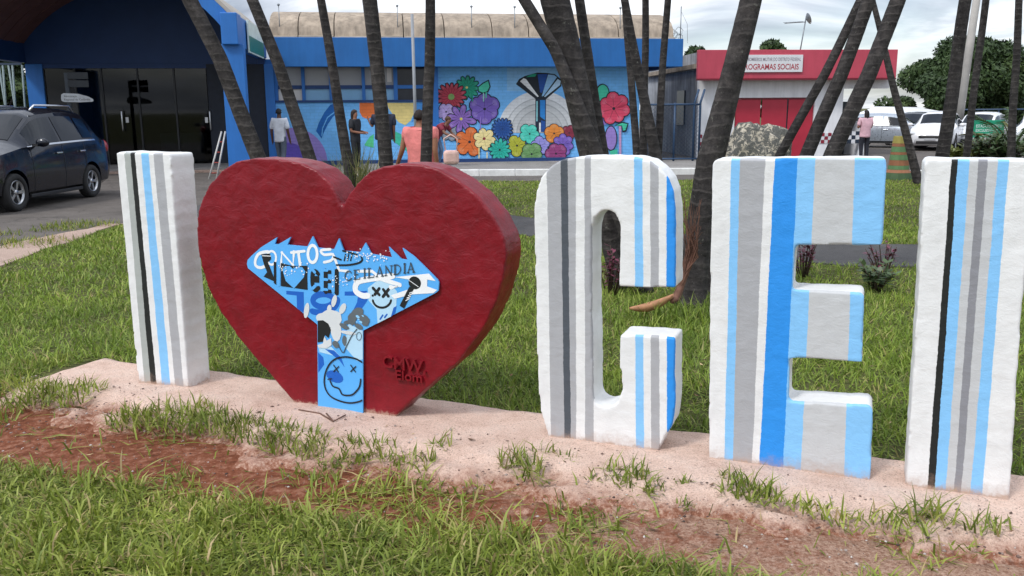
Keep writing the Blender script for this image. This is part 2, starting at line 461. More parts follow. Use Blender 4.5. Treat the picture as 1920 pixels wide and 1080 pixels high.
# ---- plinth under the letters: a long low slab of pink sandy concrete
def plinth_material():
    m = bpy.data.materials.new('pink_sandy_concrete'); t = NT(m)
    col = t.ramp(t.noise(5, 9, 0.7), [(0.25, (0.44, 0.295, 0.23)), (0.5, (0.60, 0.435, 0.355)), (0.75, (0.66, 0.52, 0.44))])
    grit = t.ramp(t.noise(130, 3, 0.85), [(0.32, 0.45), (0.47, 1.0), (0.7, 1.2)])
    col = t.mix(1.0, col, grit, 'MULTIPLY')
    v = t.n.new('ShaderNodeTexVoronoi'); v.inputs['Scale'].default_value = 26; t.l.new(t.tc.outputs['Object'], v.inputs['Vector'])
    col = t.mix(t.math('MULTIPLY', t.ramp(v.outputs['Distance'], [(0.07, 1.0), (0.13, 0.0)]), 0.65), col, (0.09, 0.055, 0.045))
    y = t.sep(t.tc.outputs['Object'])[1]                                   # negative towards the front edge
    e = t.math('ADD', t.math('MULTIPLY', y, -1.0), t.math('MULTIPLY_ADD', t.noise(4.5, 9, 0.75), 0.55, -0.27))
    dirt = t.math('MAXIMUM', t.math('MULTIPLY', t.ramp(e, [(0.36, 0.0), (0.60, 0.8)]), 0.8), 0.0)
    zz = t.math('ADD', t.sep(t.tc.outputs['Object'])[2], t.math('MULTIPLY_ADD', t.noise(16, 8, 0.8), 0.10, -0.05))
    dirt = t.math('MAXIMUM', dirt, t.ramp(t.math('MULTIPLY', zz, -10.0), [(0.22, 0.0), (0.62, 1.0)]))
    col = t.mix(dirt, col, t.ramp(t.noise(34, 7, 0.8), [(0.30, (0.10, 0.036, 0.020)), (0.47, (0.24, 0.10, 0.060)), (0.62, (0.46, 0.30, 0.225))]))
    b = t.bump(t.noise(160, 4, 0.75), 0.6, 0.006, t.bump(t.noise(12, 6, 0.7), 0.6, 0.02))
    t.base(col, 0.95, b, Specular_IOR_Level=0.2)
    return m
us = np.arange(-0.74, 6.4, 0.035); ws = np.linspace(-0.335, 0.86, 44)
U, W = np.meshgrid(us, ws)                                                   # W: metres in front of the letters
front = 0.29 + 0.10 * (vnoise(U, U * 0 + 1, 1.4, 11) - .5) + 0.06 * np.interp(U, [0, 1.8, 3, 4.6], [0.2, 1.2, 0, -1.2])
fall = np.clip((W - front + .22 * (vnoise(U, W, 6, 77) - .5) + .10 * (vnoise(U, W, 17, 78) - .5)) / 0.30, 0, 1)
Z = 0.0 + (vnoise(U, W, 3, 21) - .5) * .012 + (vnoise(U, W, 13, 22) - .5) * .006 - 0.115 * fall ** 1.2
lend = np.clip((-0.60 - U) / 0.12, 0, 1); Z -= 0.10 * lend ** 1.5
Z = np.where(W < -0.33, -0.12, Z)
Wj = W + np.where(W < -0.30, (vnoise(U, U * 0 + 5, 5, 9) - .5) * .05, 0)
nu, nw = len(us), len(ws)
ii = (np.arange(nw - 1)[:, None] * nu + np.arange(nu - 1)[None, :]).ravel()
pl = raw_mesh('concrete_plinth', np.stack([U, -Wj, Z], -1).reshape(-1, 3), np.stack([ii, ii + 1, ii + nu + 1, ii + nu], 1).ravel(), np.full(len(ii), 4), plinth_material(), smooth=True)
pl.location = RO; pl.rotation_euler = (0, 0, ROW.ang)
tag(pl, 'long low slab of pink sandy concrete carrying the letters', 'plinth')

# ---- grass
def grass_material(name, stops, trans=0.25):
    m = bpy.data.materials.new(name); t = NT(m)
    at = t.n.new('ShaderNodeAttribute'); at.attribute_name = 'rnd'
    col = t.ramp(at.outputs['Fac'], stops)
    patch = t.ramp(t.noise(1.1, 5, 0.6), [(0.30, (0.66, 0.70, 0.66)), (0.70, (1.22, 1.14, 1.08))])
    col = t.mix(1.0, col, patch, 'MULTIPLY')
    t.base(col, 0.55, None, Specular_IOR_Level=0.35)
    tr = t.n.new('ShaderNodeBsdfTranslucent'); t.l.new(col, tr.inputs[0])
    mx = t.n.new('ShaderNodeMixShader'); mx.inputs[0].default_value = trans
    t.l.new(t.b.outputs[0], mx.inputs[1]); t.l.new(tr.outputs[0], mx.inputs[2]); t.l.new(mx.outputs[0], t.out.inputs[0])
    return m
G_STOPS = [(0.0, (0.100, 0.140, 0.022)), (0.30, (0.190, 0.255, 0.037)), (0.62, (0.285, 0.350, 0.058)), (0.84, (0.37, 0.42, 0.11)), (0.92, (0.38, 0.32, 0.14)), (1.0, (0.48, 0.37, 0.20))]
GRASS = grass_material('lawn_blade', G_STOPS)
B_STOPS = [(0.0, (0.105, 0.165, 0.024)), (0.35, (0.190, 0.290, 0.040)), (0.70, (0.280, 0.385, 0.062)), (0.92, (0.37, 0.44, 0.11)), (1.0, (0.42, 0.35, 0.17))]
GRASS_B = grass_material('long_lawn_blade', B_STOPS)
rs = np.random.RandomState(5)
def scatter(x0, x1, y0, y1, dens):
    n = int((x1 - x0) * (y1 - y0) * dens); return rs.uniform(x0, x1, n), rs.uniform(y0, y1, n)
def at_ground(x, y): return np.stack([x, y, ground_z(x, y) - 0.004], 1)
# front lawn
x, y = scatter(-4.4, 2.6, 2.05, 5.6, 8500)
u, s = row_uw(x, y)
edge = 1.0 + (vnoise(x, y, 2.2, 31) - .5) * .30 + (vnoise(x, y, 9, 32) - .5) * .16
p_ = np.clip((s - edge) / .08, 0, 1) * (0.30 + 0.9 * vnoise(x, y, 5, 33))
p_ = np.maximum(p_, ((s > .42) & (s < 1.05)) * (0.012 + 0.22 * np.clip((vnoise(x, y, 4, 36) - .62) / .2, 0, 1)))
p_ = np.where(u < -0.85, np.maximum(p_, (s > -1) * (0.25 + 0.6 * vnoise(x, y, 4, 37)) * np.clip((np.abs(s - .78) - .2) / .1, 0, 1)), p_)
k = rs.rand(len(x)) < p_
def rebuild(o, parts, mat):
    V, L, N, A = merge(parts); nm = o if isinstance(o, str) else o.name
    if not isinstance(o, str): bpy.data.objects.remove(o)
    return raw_mesh(nm, V, L, N, mat, A)
k2 = rs.rand(len(x)) < p_ * 0.42
cl = 0.6 + 0.9 * vnoise(x, y, 3.5, 39)
front_lawn = rebuild('lawn_grass', [blades(at_ground(x[k], y[k]), 0.062 * cl[k], 0.007, 1.5, 1), blades(at_ground(x[k2], y[k2]), 0.10 * cl[k2], 0.0095, 1.6, 11, 0.75)], GRASS)
tag(front_lawn, 'short bright lawn grass in the foreground before the bare soil', 'grass', kind='stuff')
# lawn behind the letters
def lawn_mask(x, y):
    u, s = row_uw(x, y)
    m = ~((s > -0.37) & (u > -0.78)) & (x > EDGE_X(y) + 0.12 * (vnoise(x, y, 2, 40) - .5))
    yn, yf = np.interp(x, PN_X, PN_Y), np.interp(x, PN_X, PF_Y)
    j = (vnoise(x, y, 2.5, 41) - .5) * .25
    return m & ((y < yn + j) | (y > yf + j)) & (y < 20.5 + j)
parts = []
for (x0, x1, y0, y1, dn, h, wd, ln, sd) in ((-5.8, 4.6, 3.2, 7.5, 3800, .085, .0080, 1.3, 2), (-6, 5.5, 7.5, 12.8, 1600, .07, .0115, 1.25, 3), (5.5, 14, 4, 12, 260, .13, .014, .9, 6),
                                            (-5.8, 9, 10, 20.6, 620, .055, .016, 1.0, 4), (9, 20, 9.8, 20.6, 200, .08, .03, .8, 5)):
    x, y = scatter(x0, x1, y0, y1, dn)
    k = lawn_mask(x, y) & (rs.rand(len(x)) < 0.35 + 0.9 * vnoise(x, y, 1.6, 50 + sd) * (0.5 + vnoise(x, y, 5, 60 + sd)))
    x, y = x[k], y[k]
    hh = h * (0.7 + 0.6 * vnoise(x, y, 2.2, 70 + sd))
    parts.append(blades(at_ground(x, y), hh, wd, ln, sd))
tag(rebuild('back_lawn_grass', parts, GRASS_B), 'longer green lawn grass behind the letters and along the footpath', 'grass', kind='stuff')
# weeds that have grown over the front edge of the plinth and along the walk
parts = []
def tuft(u, s, r, n, h, sd, lean=0.95, wd=0.0085):
    a, q = rs.rand(n) * 2 * np.pi, np.sqrt(rs.rand(n)) * r
    uu, ss = u + np.cos(a) * q * 1.35, s + np.sin(a) * q * 0.8
    x = RO.x + RD.x * uu - RB.x * ss; y = RO.y + RD.y * uu - RB.y * ss
    z = np.interp(ss, [0.3, 0.42, 0.66, 0.8], [0.0, -0.015, -0.07, -0.065])
    parts.append(blades(np.stack([x, y, z - 0.005], 1), np.full(n, h) * (1.15 - 0.5 * q / r), wd, lean, sd))
sd = 200
for px, py, r, n, h in ((40, 745, .22, 330, .11), (110, 750, .16, 200, .10), (170, 735, .09, 60, .10), (250, 790, .12, 160, .10), (320, 790, .16, 260, .11), (400, 800, .16, 250, .10), (380, 770, .05, 30, .09),
                        (480, 815, .15, 210, .09), (550, 830, .15, 210, .095), (620, 850, .15, 180, .09), (690, 850, .12, 120, .09), (585, 880, .12, 90, .07), (780, 870, .085, 70, .085), (830, 845, .05, 34, .08),
                        (975, 880, .085, 95, .115), (1005, 900, .07, 45, .08), (1020, 860, .04, 20, .09), (1060, 870, .05, 22, .05), (1170, 900, .085, 75, .09), (1205, 920, .09, 70, .075), (1280, 915, .035, 16, .05), (1285, 950, .03, 20, .05),
                        (1400, 935, .085, 105, .11), (1360, 910, .035, 22, .08), (1440, 950, .06, 40, .08), (1545, 970, .075, 60, .075), (1600, 990, .075, 55, .07), (1490, 960, .04, 18, .07),
                        (1735, 985, .075, 75, .125), (1700, 1005, .07, 45, .09), (1650, 985, .05, 20, .09), (1840, 1005, .06, 40, .09), (1870, 1000, .04, 18, .07), (1815, 1035, .05, 24, .06), (900, 905, .05, 20, .05), (700, 905, .06, 26, .06), (1110, 905, .05, 16, .05)):
    w_ = P(px, py + 8, -0.05); u_, s_ = row_uw(w_.x, w_.y); sd += 1
    tuft(u_, s_, r, int(n * .9), h * 1.15, sd)
for px, py, r, n in ((150, 424, .35, 260), (110, 432, .25, 120), (30, 462, .35, 220), (70, 455, .3, 160), (5, 441, .2, 60)):
    w_ = P(px, py); a, q = rs.rand(n) * 6.283, np.sqrt(rs.rand(n)) * r; sd += 1
    parts.append(blades(np.stack([w_.x + np.cos(a) * q * 1.6, w_.y + np.sin(a) * q, np.full(n, LAWN)], 1), np.full(n, .10), .012, .8, sd))
tag(rebuild('weed_grass', parts, GRASS), 'scattered green weed tufts along the front edge of the pink plinth', 'weeds', kind='stuff')
# pebbles and crumbs on soil and sand
def pebble_material():
    m = bpy.data.materials.new('pebble'); t = NT(m); at = t.n.new('ShaderNodeAttribute'); at.attribute_name = 'rnd'
    t.base(t.ramp(at.outputs['Fac'], [(0, (0.05, 0.035, 0.03)), (0.4, (0.16, 0.10, 0.08)), (0.8, (0.30, 0.24, 0.21)), (1, (0.55, 0.52, 0.49))]), 0.9)
    return m
n = 3600
uu = rs.uniform(-0.9, 5.2, n); ss = np.where(rs.rand(n) < .7, rs.uniform(.42, 1.05, n), rs.uniform(.05, .5, n))
px_ = RO.x + RD.x * uu - RB.x * ss; py_ = RO.y + RD.y * uu - RB.y * ss
pz_ = np.where(ss > .62, ground_z(px_, py_), np.interp(ss, [0.3, 0.42, 0.66, 0.8], [0.002, -0.012, -0.07, -0.07]))
sz = 0.0022 + 0.0075 * rs.rand(n) ** 4
octa = np.array([(1, 0, 0), (0, 1, 0), (-1, 0, 0), (0, -1, 0), (0, 0, .7), (0, 0, -.5)], np.float32)
V = np.stack([px_, py_, pz_], 1)[:, None, :] + octa[None] * sz[:, None, None] * rs.uniform(.6, 1.4, (n, 6, 3))
tris = np.array([(0, 1, 4), (1, 2, 4), (2, 3, 4), (3, 0, 4), (1, 0, 5), (2, 1, 5), (3, 2, 5), (0, 3, 5)]).ravel()
L = ((np.arange(n) * 6)[:, None] + tris[None]).ravel()
tag(raw_mesh('pebbles', V.reshape(-1, 3), L, np.full(n * 8, 3), pebble_material(), np.repeat(rs.rand(n), 6)), 'small pebbles and crumbs strewn over the bare red soil', 'pebbles', kind='stuff')

# dry leaf litter on soil, sand and lawn
n = 170
uu = rs.uniform(-0.9, 5.0, n); ss = np.where(rs.rand(n) < .6, rs.uniform(.15, 1.1, n), rs.uniform(-2.5, -.4, n))
px_ = RO.x + RD.x * uu - RB.x * ss; py_ = RO.y + RD.y * uu - RB.y * ss
pz_ = np.where(ss > .62, ground_z(px_, py_) + .006, np.where(ss > 0, np.interp(ss, [0.3, 0.42, 0.66, 0.8], [0.006, -0.006, -0.06, -0.06]), LAWN + .05))
aa = rs.rand(n) * 6.283; ll = rs.uniform(.008, .028, n); ww = ll * rs.uniform(.12, .4, n)
ca, sa = np.cos(aa), np.sin(aa); V = np.zeros((n, 4, 3))
for k, (a_, b_, h_) in enumerate(((-1, 0, .1), (0, -1, 0), (1, 0, .25), (0, 1, .02))):
    V[:, k, 0] = px_ + ca * ll * a_ - sa * ww * b_; V[:, k, 1] = py_ + sa * ll * a_ + ca * ww * b_; V[:, k, 2] = pz_ + h_ * ll
def litter_material():
    m = bpy.data.materials.new('dry_litter'); t = NT(m); at = t.n.new('ShaderNodeAttribute'); at.attribute_name = 'rnd'
    t.base(t.ramp(at.outputs['Fac'], [(0, (0.07, 0.035, 0.02)), (0.5, (0.22, 0.12, 0.06)), (1, (0.45, 0.34, 0.18))]), 0.9); return m
tag(raw_mesh('leaf_litter', V.reshape(-1, 3), np.arange(4 * n), np.full(n, 4), litter_material(), np.repeat(rs.rand(n), 4)), 'dry leaf and straw litter strewn over sand and soil', 'litter', kind='stuff')

# ------------------------------------------------------------------ the row of big letters
WHITE = (0.78, 0.785, 0.785); LBLUE = lin('#86c3f2'); BLUE = lin('#2a90e6'); GREY = lin('#a9aaae'); LGREY = lin('#c3c5c7'); DARK = lin('#4d535b'); BLACK = lin('#1b1e1d'); GGREY = lin('#a9aeab')
def stripe_material(name, edges, base=WHITE):
    """painted concrete: bands of colour across the front face, edges as (u at v=0, slope, colour to the right)"""
    m = bpy.data.materials.new(name); t = NT(m); X, Y, Z_ = t.sep(t.tc.outputs['Object'])
    wob = t.math('MULTIPLY_ADD', t.noise(7, 3, 0.6), 0.009, -0.0045)
    wob = t.math('ADD', wob, t.math('MULTIPLY_ADD', t.noise(70, 2, 0.6), 0.005, -0.0025))
    x = t.math('ADD', X, wob)
    wdirt = t.ramp(t.noise(7, 8, 0.7), [(0.3, tuple(v * .88 for v in base)), (0.6, base)])
    run = t.ramp(t.noise(1.0, 8, 0.75, sc3=(16, 16, 1.2)), [(0.60, 0.0), (0.78, 0.35)])
    wdirt = t.mix(run, wdirt, (0.50, 0.47, 0.43))
    chip = t.ramp(t.noise(30, 5, 0.8, 0.5), [(0.715, 0.0), (0.735, 0.8)])
    wdirt = t.mix(chip, wdirt, (0.42, 0.40, 0.38))
    col = wdirt
    for u0, k, c in edges:
        f = t.math('GREATER_THAN', t.math('SUBTRACT', x, t.math('MULTIPLY_ADD', Z_, k, u0)), 0.0)
        cc = t.ramp(t.noise(16, 6, 0.65), [(0.3, tuple(v * .93 for v in c)), (0.65, c)]) if c is not WHITE else wdirt
        col = t.mix(f, col, cc)
    side = t.math('GREATER_THAN', t.math('ADD', Y, t.math('MULTIPLY', wob, 2.0)), 0.016)
    col = t.mix(side, col, wdirt)
    # splashed sand on the lowest centimetres
    z2 = t.math('ADD', Z_, t.math('MULTIPLY_ADD', t.noise(28, 6, 0.8), 0.10, -0.05))
    col = t.mix(t.ramp(z2, [(0.0, 0.8), (0.014, 0.0)]), col, (0.48, 0.34, 0.26))
    z3 = t.math('ADD', Z_, t.math('MULTIPLY_ADD', t.noise(13, 8, 0.85), 0.26, -0.13))
    col = t.mix(t.ramp(z3, [(0.0, 0.42), (0.06, 0.0)]), col, (0.40, 0.26, 0.19))
    fine = t.math('MULTIPLY', t.noise(110, 3, 0.7), t.ramp(t.noise(5, 4, 0.6), [(0.4, 0.2), (0.65, 1.0)]))
    b = t.bump(fine, 0.3, 0.003, t.bump(t.noise(14, 8, 0.70, 0.5, sc3=(1, 1, 1.7)), 0.34, 0.011))
    t.base(col, 0.62, b, Specular_IOR_Level=0.4)
    return m
def lumpy(o, vox=0.0095, a=0.006, b=0.0045):
    """rough cast concrete: rounded edges and an uneven surface"""
    r = o.modifiers.new('r', 'REMESH'); r.mode = 'VOXEL'; r.voxel_size = vox; r.use_smooth_shade = True
    s = o.modifiers.new('s', 'SMOOTH'); s.factor = 0.5; s.iterations = 2
    for i, (sc, st) in enumerate(((0.05, a * .6), (0.22, b))):
        tx = bpy.data.textures.get('lump%d' % i) or bpy.data.textures.new('lump%d' % i, 'CLOUDS')
        tx.noise_scale = sc; tx.noise_depth = 3
        d = o.modifiers.new('d%d' % i, 'DISPLACE'); d.texture = tx; d.strength = st; d.mid_level = 0.5; d.texture_coords = 'LOCAL'
    return bake(o)
DEPTH = 0.185
def jag(pts, step=0.035, a=0.0020):
    out = []
    for (x0, y0), (x1, y1) in zip(pts, pts[1:] + pts[:1]):
        L = math.hypot(x1 - x0, y1 - y0); k = max(1, int(L / step))
        for i in range(k):
            f = i / k; out.append((x0 + (x1 - x0) * f + rnd.uniform(-a, a), y0 + (y1 - y0) * f + rnd.uniform(-a, a)))
    return out
def row_object(name, pix, mat, label, cat, u0, flat_bottom=True, depth=DEPTH, uv=None):
    pts = uv or [ROW.uv(*p) for p in pix]
    pts = [(a - u0, b if b > 0.03 else -0.03) for a, b in pts]
    o = MB().prism(jag(pts), 0, depth).build(name, mat, None, ROW.world(u0, 0, 0), ROW.ang)
    o = lumpy(o)
    return tag(o, label, cat)
def edges_from(z, tops, bots, yt, yb, cols, u0):
    out = []
    for a, b, c in zip(tops, bots, cols):
        (ut, vt), (ub, vb) = ROW.uv(*z(a, yt)), ROW.uv(*z(b, yb))
        k = (ut - ub) / (vt - vb); out.append((ub - k * vb - u0, k, c))
    return out
z5 = zf(0, 250, 2.16); z8 = zf(980, 270, 1.6615); z4 = zf(1600, 270, 1.588)
# I
e = edges_from(z5, (503, 527, 545, 570, 600, 620, 658), (585, 610, 633, 655, 690, 708, 742), 75, 1005, (GGREY, BLACK, WHITE, LBLUE, WHITE, GREY, WHITE), 0.0)
row_object('letter', None, stripe_material('letter_stripes_first', e), 'white striped concrete letter I left of the red heart', 'letter', 0.0,
           uv=[(0.0, 0), (0.376, 0), (0.378, 1.0), (0.381, 1.325), (0.37, 1.334), (0.01, 1.338), (-0.006, 1.325), (-0.004, .7)])
# C
c_pix = [z8(*p) for p in ((160, 920), (110, 910), (85, 895), (66, 868), (55, 830), (48, 760), (42, 600), (36, 300), (34, 200), (40, 150), (56, 105), (84, 70), (120, 49), (170, 40), (250, 38), (350, 40), (395, 52), (430, 76), (455, 108), (470, 148), (475, 200),
                           (475, 448), (300, 445), (298, 402), (303, 394), (303, 262), (297, 232), (283, 212), (262, 205), (240, 210), (222, 230), (214, 258), (213, 500))]
zq = zf(1080, 560, 3.6)
c_pix += [zq(*p) for p in ((112, 300), (113, 660), (125, 695), (155, 722), (200, 737), (245, 725), (280, 695), (298, 655), (310, 620), (311, 492), (294, 472), (293, 262), (300, 246), (340, 243), (668, 260), (667, 640), (664, 780), (645, 860), (600, 930), (540, 1003), (480, 1022), (0, 955))]
e = edges_from(z8, (75, 118, 140, 165, 192, 212, 347, 373, 397, 423, 447), (88, 130, 150, 167, 195, 222, 353, 378, 400, 427, 450), 60, 900,
               (GREY, DARK, GREY, WHITE, GREY, WHITE, LBLUE, WHITE, GREY, WHITE, BLUE), 2.49)
row_object('letter', c_pix, stripe_material('letter_stripes_round', e), 'white striped concrete letter C with rounded corners right of the heart', 'letter', 2.49)
# E
e_pix = [z8(*p) for p in ((580, 975), (582, 500), (590, 62), (600, 48), (640, 45), (1125, 43), (1134, 52), (1131, 120), (1122, 316), (1000, 316), (850, 315), (840, 456), (1054, 462), (1063, 472), (1058, 680), (940, 672), (830, 667), (830, 802), (960, 808), (1078, 816), (1091, 830), (1087, 940), (1083, 1046), (800, 1015))]
e = edges_from(z8, (650, 677, 755, 785, 857, 912, 1035), (628, 655, 715, 738, 812, 868, 1003), 50, 990, (LBLUE, GREY, WHITE, BLUE, LBLUE, LGREY, LBLUE), 3.30)
row_object('letter', e_pix, stripe_material('letter_stripes_wide', e), 'white and blue striped concrete letter E between the C and the last I', 'letter', 3.30)
# I
e = edges_from(z4, (293, 312, 347, 373, 400, 430, 464), (220, 242, 275, 300, 322, 350, 385), 45, 1030, (BLACK, LBLUE, LGREY, lin('#8b8c92'), LGREY, LBLUE, WHITE), 4.14)
row_object('letter', None, stripe_material('letter_stripes_last', e), 'white concrete letter I with black stripe, cut by the right edge of the photo', 'letter', 4.14,
           uv=[(4.145, 0), (4.53, 0), (4.50, .7), (4.487, 1.345), (4.475, 1.353), (4.125, 1.353), (4.112, 1.34), (4.13, .7)])

# ---- heart
zh = zf(360, 280, 2.1177)
h_pix = [zh(*p) for p in ((592, 262), (588, 215), (575, 185), (545, 130), (490, 80), (430, 54), (350, 40), (250, 35), (175, 48), (112, 88), (62, 150), (32, 220), (20, 300), (21, 370), (36, 460), (62, 550), (112, 650), (182, 745), (262, 840), (342, 930), (420, 1008), (455, 1040), (700, 1064), (790, 1052),
                           (870, 1000), (960, 925), (1062, 838), (1150, 722), (1210, 602), (1240, 490), (1250, 420), (1238, 350), (1198, 272), (1138, 192), (1060, 124), (980, 80), (900, 60), (830, 57), (762, 67), (704, 90), (652, 136), (620, 178), (603, 222), (600, 262))]
h_uv = [ROW.uv(*p) for p in h_pix]
def heart_material():
    m = bpy.data.materials.new('dark_red_gloss_paint'); t = NT(m)
    col = t.ramp(t.noise(7, 9, 0.72), [(0.25, (0.130, 0.003, 0.008)), (0.55, (0.205, 0.004, 0.012)), (0.8, (0.265, 0.010, 0.020))])
    X, Y, Z_ = t.sep(t.tc.outputs['Object'])
    z2 = t.math('ADD', Z_, t.math('MULTIPLY_ADD', t.noise(40, 6, 0.8), 0.10, -0.05))
    col = t.mix(t.ramp(z2, [(0.0, 0.8), (0.02, 0.0)]), col, (0.45, 0.30, 0.23))
    spec = t.ramp(t.noise(120, 2, 0.6), [(0.74, 0.0), (0.80, 0.25)])
    col = t.mix(spec, col, (0.5, 0.25, 0.25))
    b = t.bump(t.noise(130, 3, 0.7), 0.25, 0.003, t.bump(t.noise(11, 6, 0.62, 0.8, sc3=(1, 1, 1.5)), 0.42, 0.013))
    t.base(col, t.ramp(t.noise(12, 5), [(0.3, 0.30), (0.7, 0.46)]), b, Specular_IOR_Level=0.4)
    return m
HEART = heart_material()
HU = 1.40
heart = empty('heart', ROW.world(HU, 0, 0), ROW.ang, 'big dark red concrete heart with a blue painted plate on it', 'heart')
body = MB().prism(jag([(a - HU, b if b > .035 else -0.03) for a, b in h_uv]), 0, 0.20).build('heart_body', HEART, heart)
lumpy(body, a=0.005, b=0.010)

# ---- the blue plate and its painting
zp = zf(440, 430, 3.0)
def hp(x, y):
    a, b = ROW.uv(*zp(x, y), -0.016); return a - HU, b
plate_pts = [hp(*p) for p in ((70, 195), (74, 172), (96, 148), (150, 100), (240, 44), (226, 82), (246, 84), (318, 42), (298, 86), (410, 97), (440, 38), (470, 103), (560, 112), (588, 50), (614, 120), (706, 128), (737, 75), (770, 138), (886, 158),
                               (868, 98), (938, 166), (974, 172), (945, 105), (1010, 152), (1080, 220), (1143, 284), (1150, 300), (1146, 345), (1130, 358), (722, 570), (722, 1052), (470, 1010), (466, 535), (76, 218))]
PBLUE = paint('plate_blue', '#58aef2', 0.45, 0.06, 5, 0.05, 60)
plate = MB().prism(plate_pts, -0.018, -0.009).build('plate', PBLUE, heart)
plate['label'] = 'blue painted plate shaped like a water tower'
def layer(k): return lambda x, y: (x, -0.018 - 0.0003 * k, y)
inks = [paint('ink_white', '#eef1f3', .5, .05, 9, 0), paint('ink_black', '#14171a', .5, .1, 9, 0), paint('ink_deep_blue', '#0f5fc0', .5, .06, 9, 0), paint('ink_pale_blue', '#b3d9f0', .5, .05, 9, 0), paint('ink_pale_grey', '#d3d8da', .5, .06, 9, 0),
        paint('ink_slate', '#3f4d57', .5, .1, 9, 0), paint('ink_grey', '#5f686d', .5, .1, 9, 0), paint('ink_sky', '#8fcbf3', .5, .05, 9, 0), PBLUE]
IW, IB, ID, IP, IG, IS, IY, IK = range(8)
PXM = (hp(722, 800)[0] - hp(470, 800)[0]) / 252                               # metres for one unit of the plate drawing
class Art:
    """a painting on the plate, in the drawing's own units"""
    def __init__(s, k): s.mb, s.k, s.c = MB(), k, 0
    def _t(s):
        s.c += 1; d = -0.018 - 0.0003 * s.k - 0.000004 * min(s.c, 70); return lambda x, y: (x, d, y)
    def line(s, pts, w, ink):
        if len(pts) > 4 and not isinstance(w, (list, tuple)):
            P4 = [pts[0]] + list(pts) + [pts[-1]]; out = []
            for i in range(1, len(P4) - 2):
                a_, b_, c_, d_ = P4[i - 1:i + 3]
                for k in range(4):
                    t_ = k / 4; out.append(tuple(.5 * (2 * b_[j] + (c_[j] - a_[j]) * t_ + (2 * a_[j] - 5 * b_[j] + 4 * c_[j] - d_[j]) * t_ ** 2 + (3 * b_[j] - a_[j] - 3 * c_[j] + d_[j]) * t_ ** 3) for j in (0, 1)))
            pts = out + [pts[-1]]
        q = [hp(*p) for p in pts]
        s.mb.strip(q, [v * PXM for v in w] if isinstance(w, (list, tuple)) else w * PXM, s._t(), ink)
        for p in (q[::3] + q[-1:] if len(q) > 8 else q): s.mb.disc(p, (w if not isinstance(w, (list, tuple)) else min(w)) * PXM / 2, s._t(), ink, 8)
        return s
    def poly(s, pts, ink): s.mb.flat([hp(*p) for p in pts], s._t(), ink); return s
    def dot(s, x, y, r, ink, ry=None, rot=0.0, n=14, jag=0.0): s.mb.disc(hp(x, y), r * PXM, s._t(), ink, n, ry * PXM if ry else None, -rot, jag); return s
    def build(s, name): return s.mb.build(name, inks, plate)
def arc(cx, cy, rx, ry, a0, a1, n=14): return [(cx + rx * math.cos(R(a0 + (a1 - a0) * i / n)), cy + ry * math.sin(R(a0 + (a1 - a0) * i / n))) for i in range(n + 1)]
# year in dark blue behind everything
a = Art(1)
a.poly([(292, 345), (390, 352), (392, 470), (352, 445), (350, 372), (292, 365)], ID)
a.line(arc(500, 400, 58, 36, 0, 360, 20), 30, ID).line(arc(480, 395, 100, 72, 0, 115, 12), 30, ID)
a.poly([(620, 350), (745, 345), (748, 400), (700, 470), (655, 480), (690, 410), (695, 372), (620, 372)], ID)
a.build('painted_year')
# pale wash under the small face, and the face
a = Art(2)
a.poly([(750, 330), (800, 290), (870, 290), (915, 350), (910, 430), (880, 490), (805, 528), (800, 450), (755, 400)], IP)
a.poly([(640, 530), (722, 570), (722, 730), (690, 740), (620, 660)], IP).poly([(470, 650), (545, 660), (600, 720), (480, 690)], IP)
a.poly([(470, 690), (500, 720), (505, 760), (472, 805)], ID).poly([(508, 672), (560, 680), (600, 720), (620, 775), (590, 735)], ID)
a.dot(565, 828, 48, ID, 30, .2)
a.build('painted_wash')
a = Art(3)
a.line([(780, 330), (815, 368)], 15, IB).line([(815, 332), (790, 366)], 15, IB).line([(838, 338), (866, 376)], 15, IB).line([(868, 336), (836, 378)], 15, IB)
a.line(arc(830, 390, 52, 50, 10, 170), 11, IB).dot(778, 372, 6, IB)
a.line([(820, 505), (835, 482)], 8, ID).line([(845, 495), (858, 478)], 8, ID).poly([(895, 440), (912, 430), (905, 470), (880, 492)], ID)
a.build('painted_small_face')
# white scrawl CONTOS and stencil CEI
a = Art(4)
a.line([(190, 125), (165, 128), (135, 140), (118, 175), (122, 205), (150, 215), (185, 200)], 15, IW).line(arc(210, 160, 25, 38, 0, 360, 12), 11, IW)
a.line([(262, 205), (268, 130), (330, 200), (335, 125)], 15, IW).line([(320, 130), (395, 122)], 13, IW).line([(360, 125), (372, 215)], 15, IW)
a.line(arc(440, 138, 26, 48, 0, 360, 14), 15, IW).line([(540, 112), (488, 118), (505, 142), (555, 140), (548, 172), (505, 185)], 13, IW)
a.build('painted_scrawl')
a = Art(5)
a.line([(890, 262), (740, 282), (690, 300), (682, 345), (720, 372), (752, 372)], 28, IW).line([(820, 275), (930, 312), (880, 325)], 22, IW).line([(700, 235), (775, 235), (820, 272)], 14, IW)
a.poly([(900, 268), (1095, 248), (1132, 290), (1085, 282), (1084, 320), (1140, 340), (1120, 358), (1000, 365), (900, 390), (880, 370), (1000, 330), (1002, 285)], IW)
a.line([(560, 150), (590, 230), (640, 235)], 14, IW)
a.build('painted_block_letters')
a = Art(6)
a.poly([(152, 140), (200, 135), (208, 165), (190, 185), (232, 295), (165, 265), (185, 240), (168, 200)], IB).line([(158, 148), (205, 150)], 4, IW)
a.poly([(222, 180), (236, 184), (236, 312), (222, 300)], IB)
a.poly([(262, 188), (330, 205), (412, 204), (412, 340), (330, 328), (262, 318)], IB)
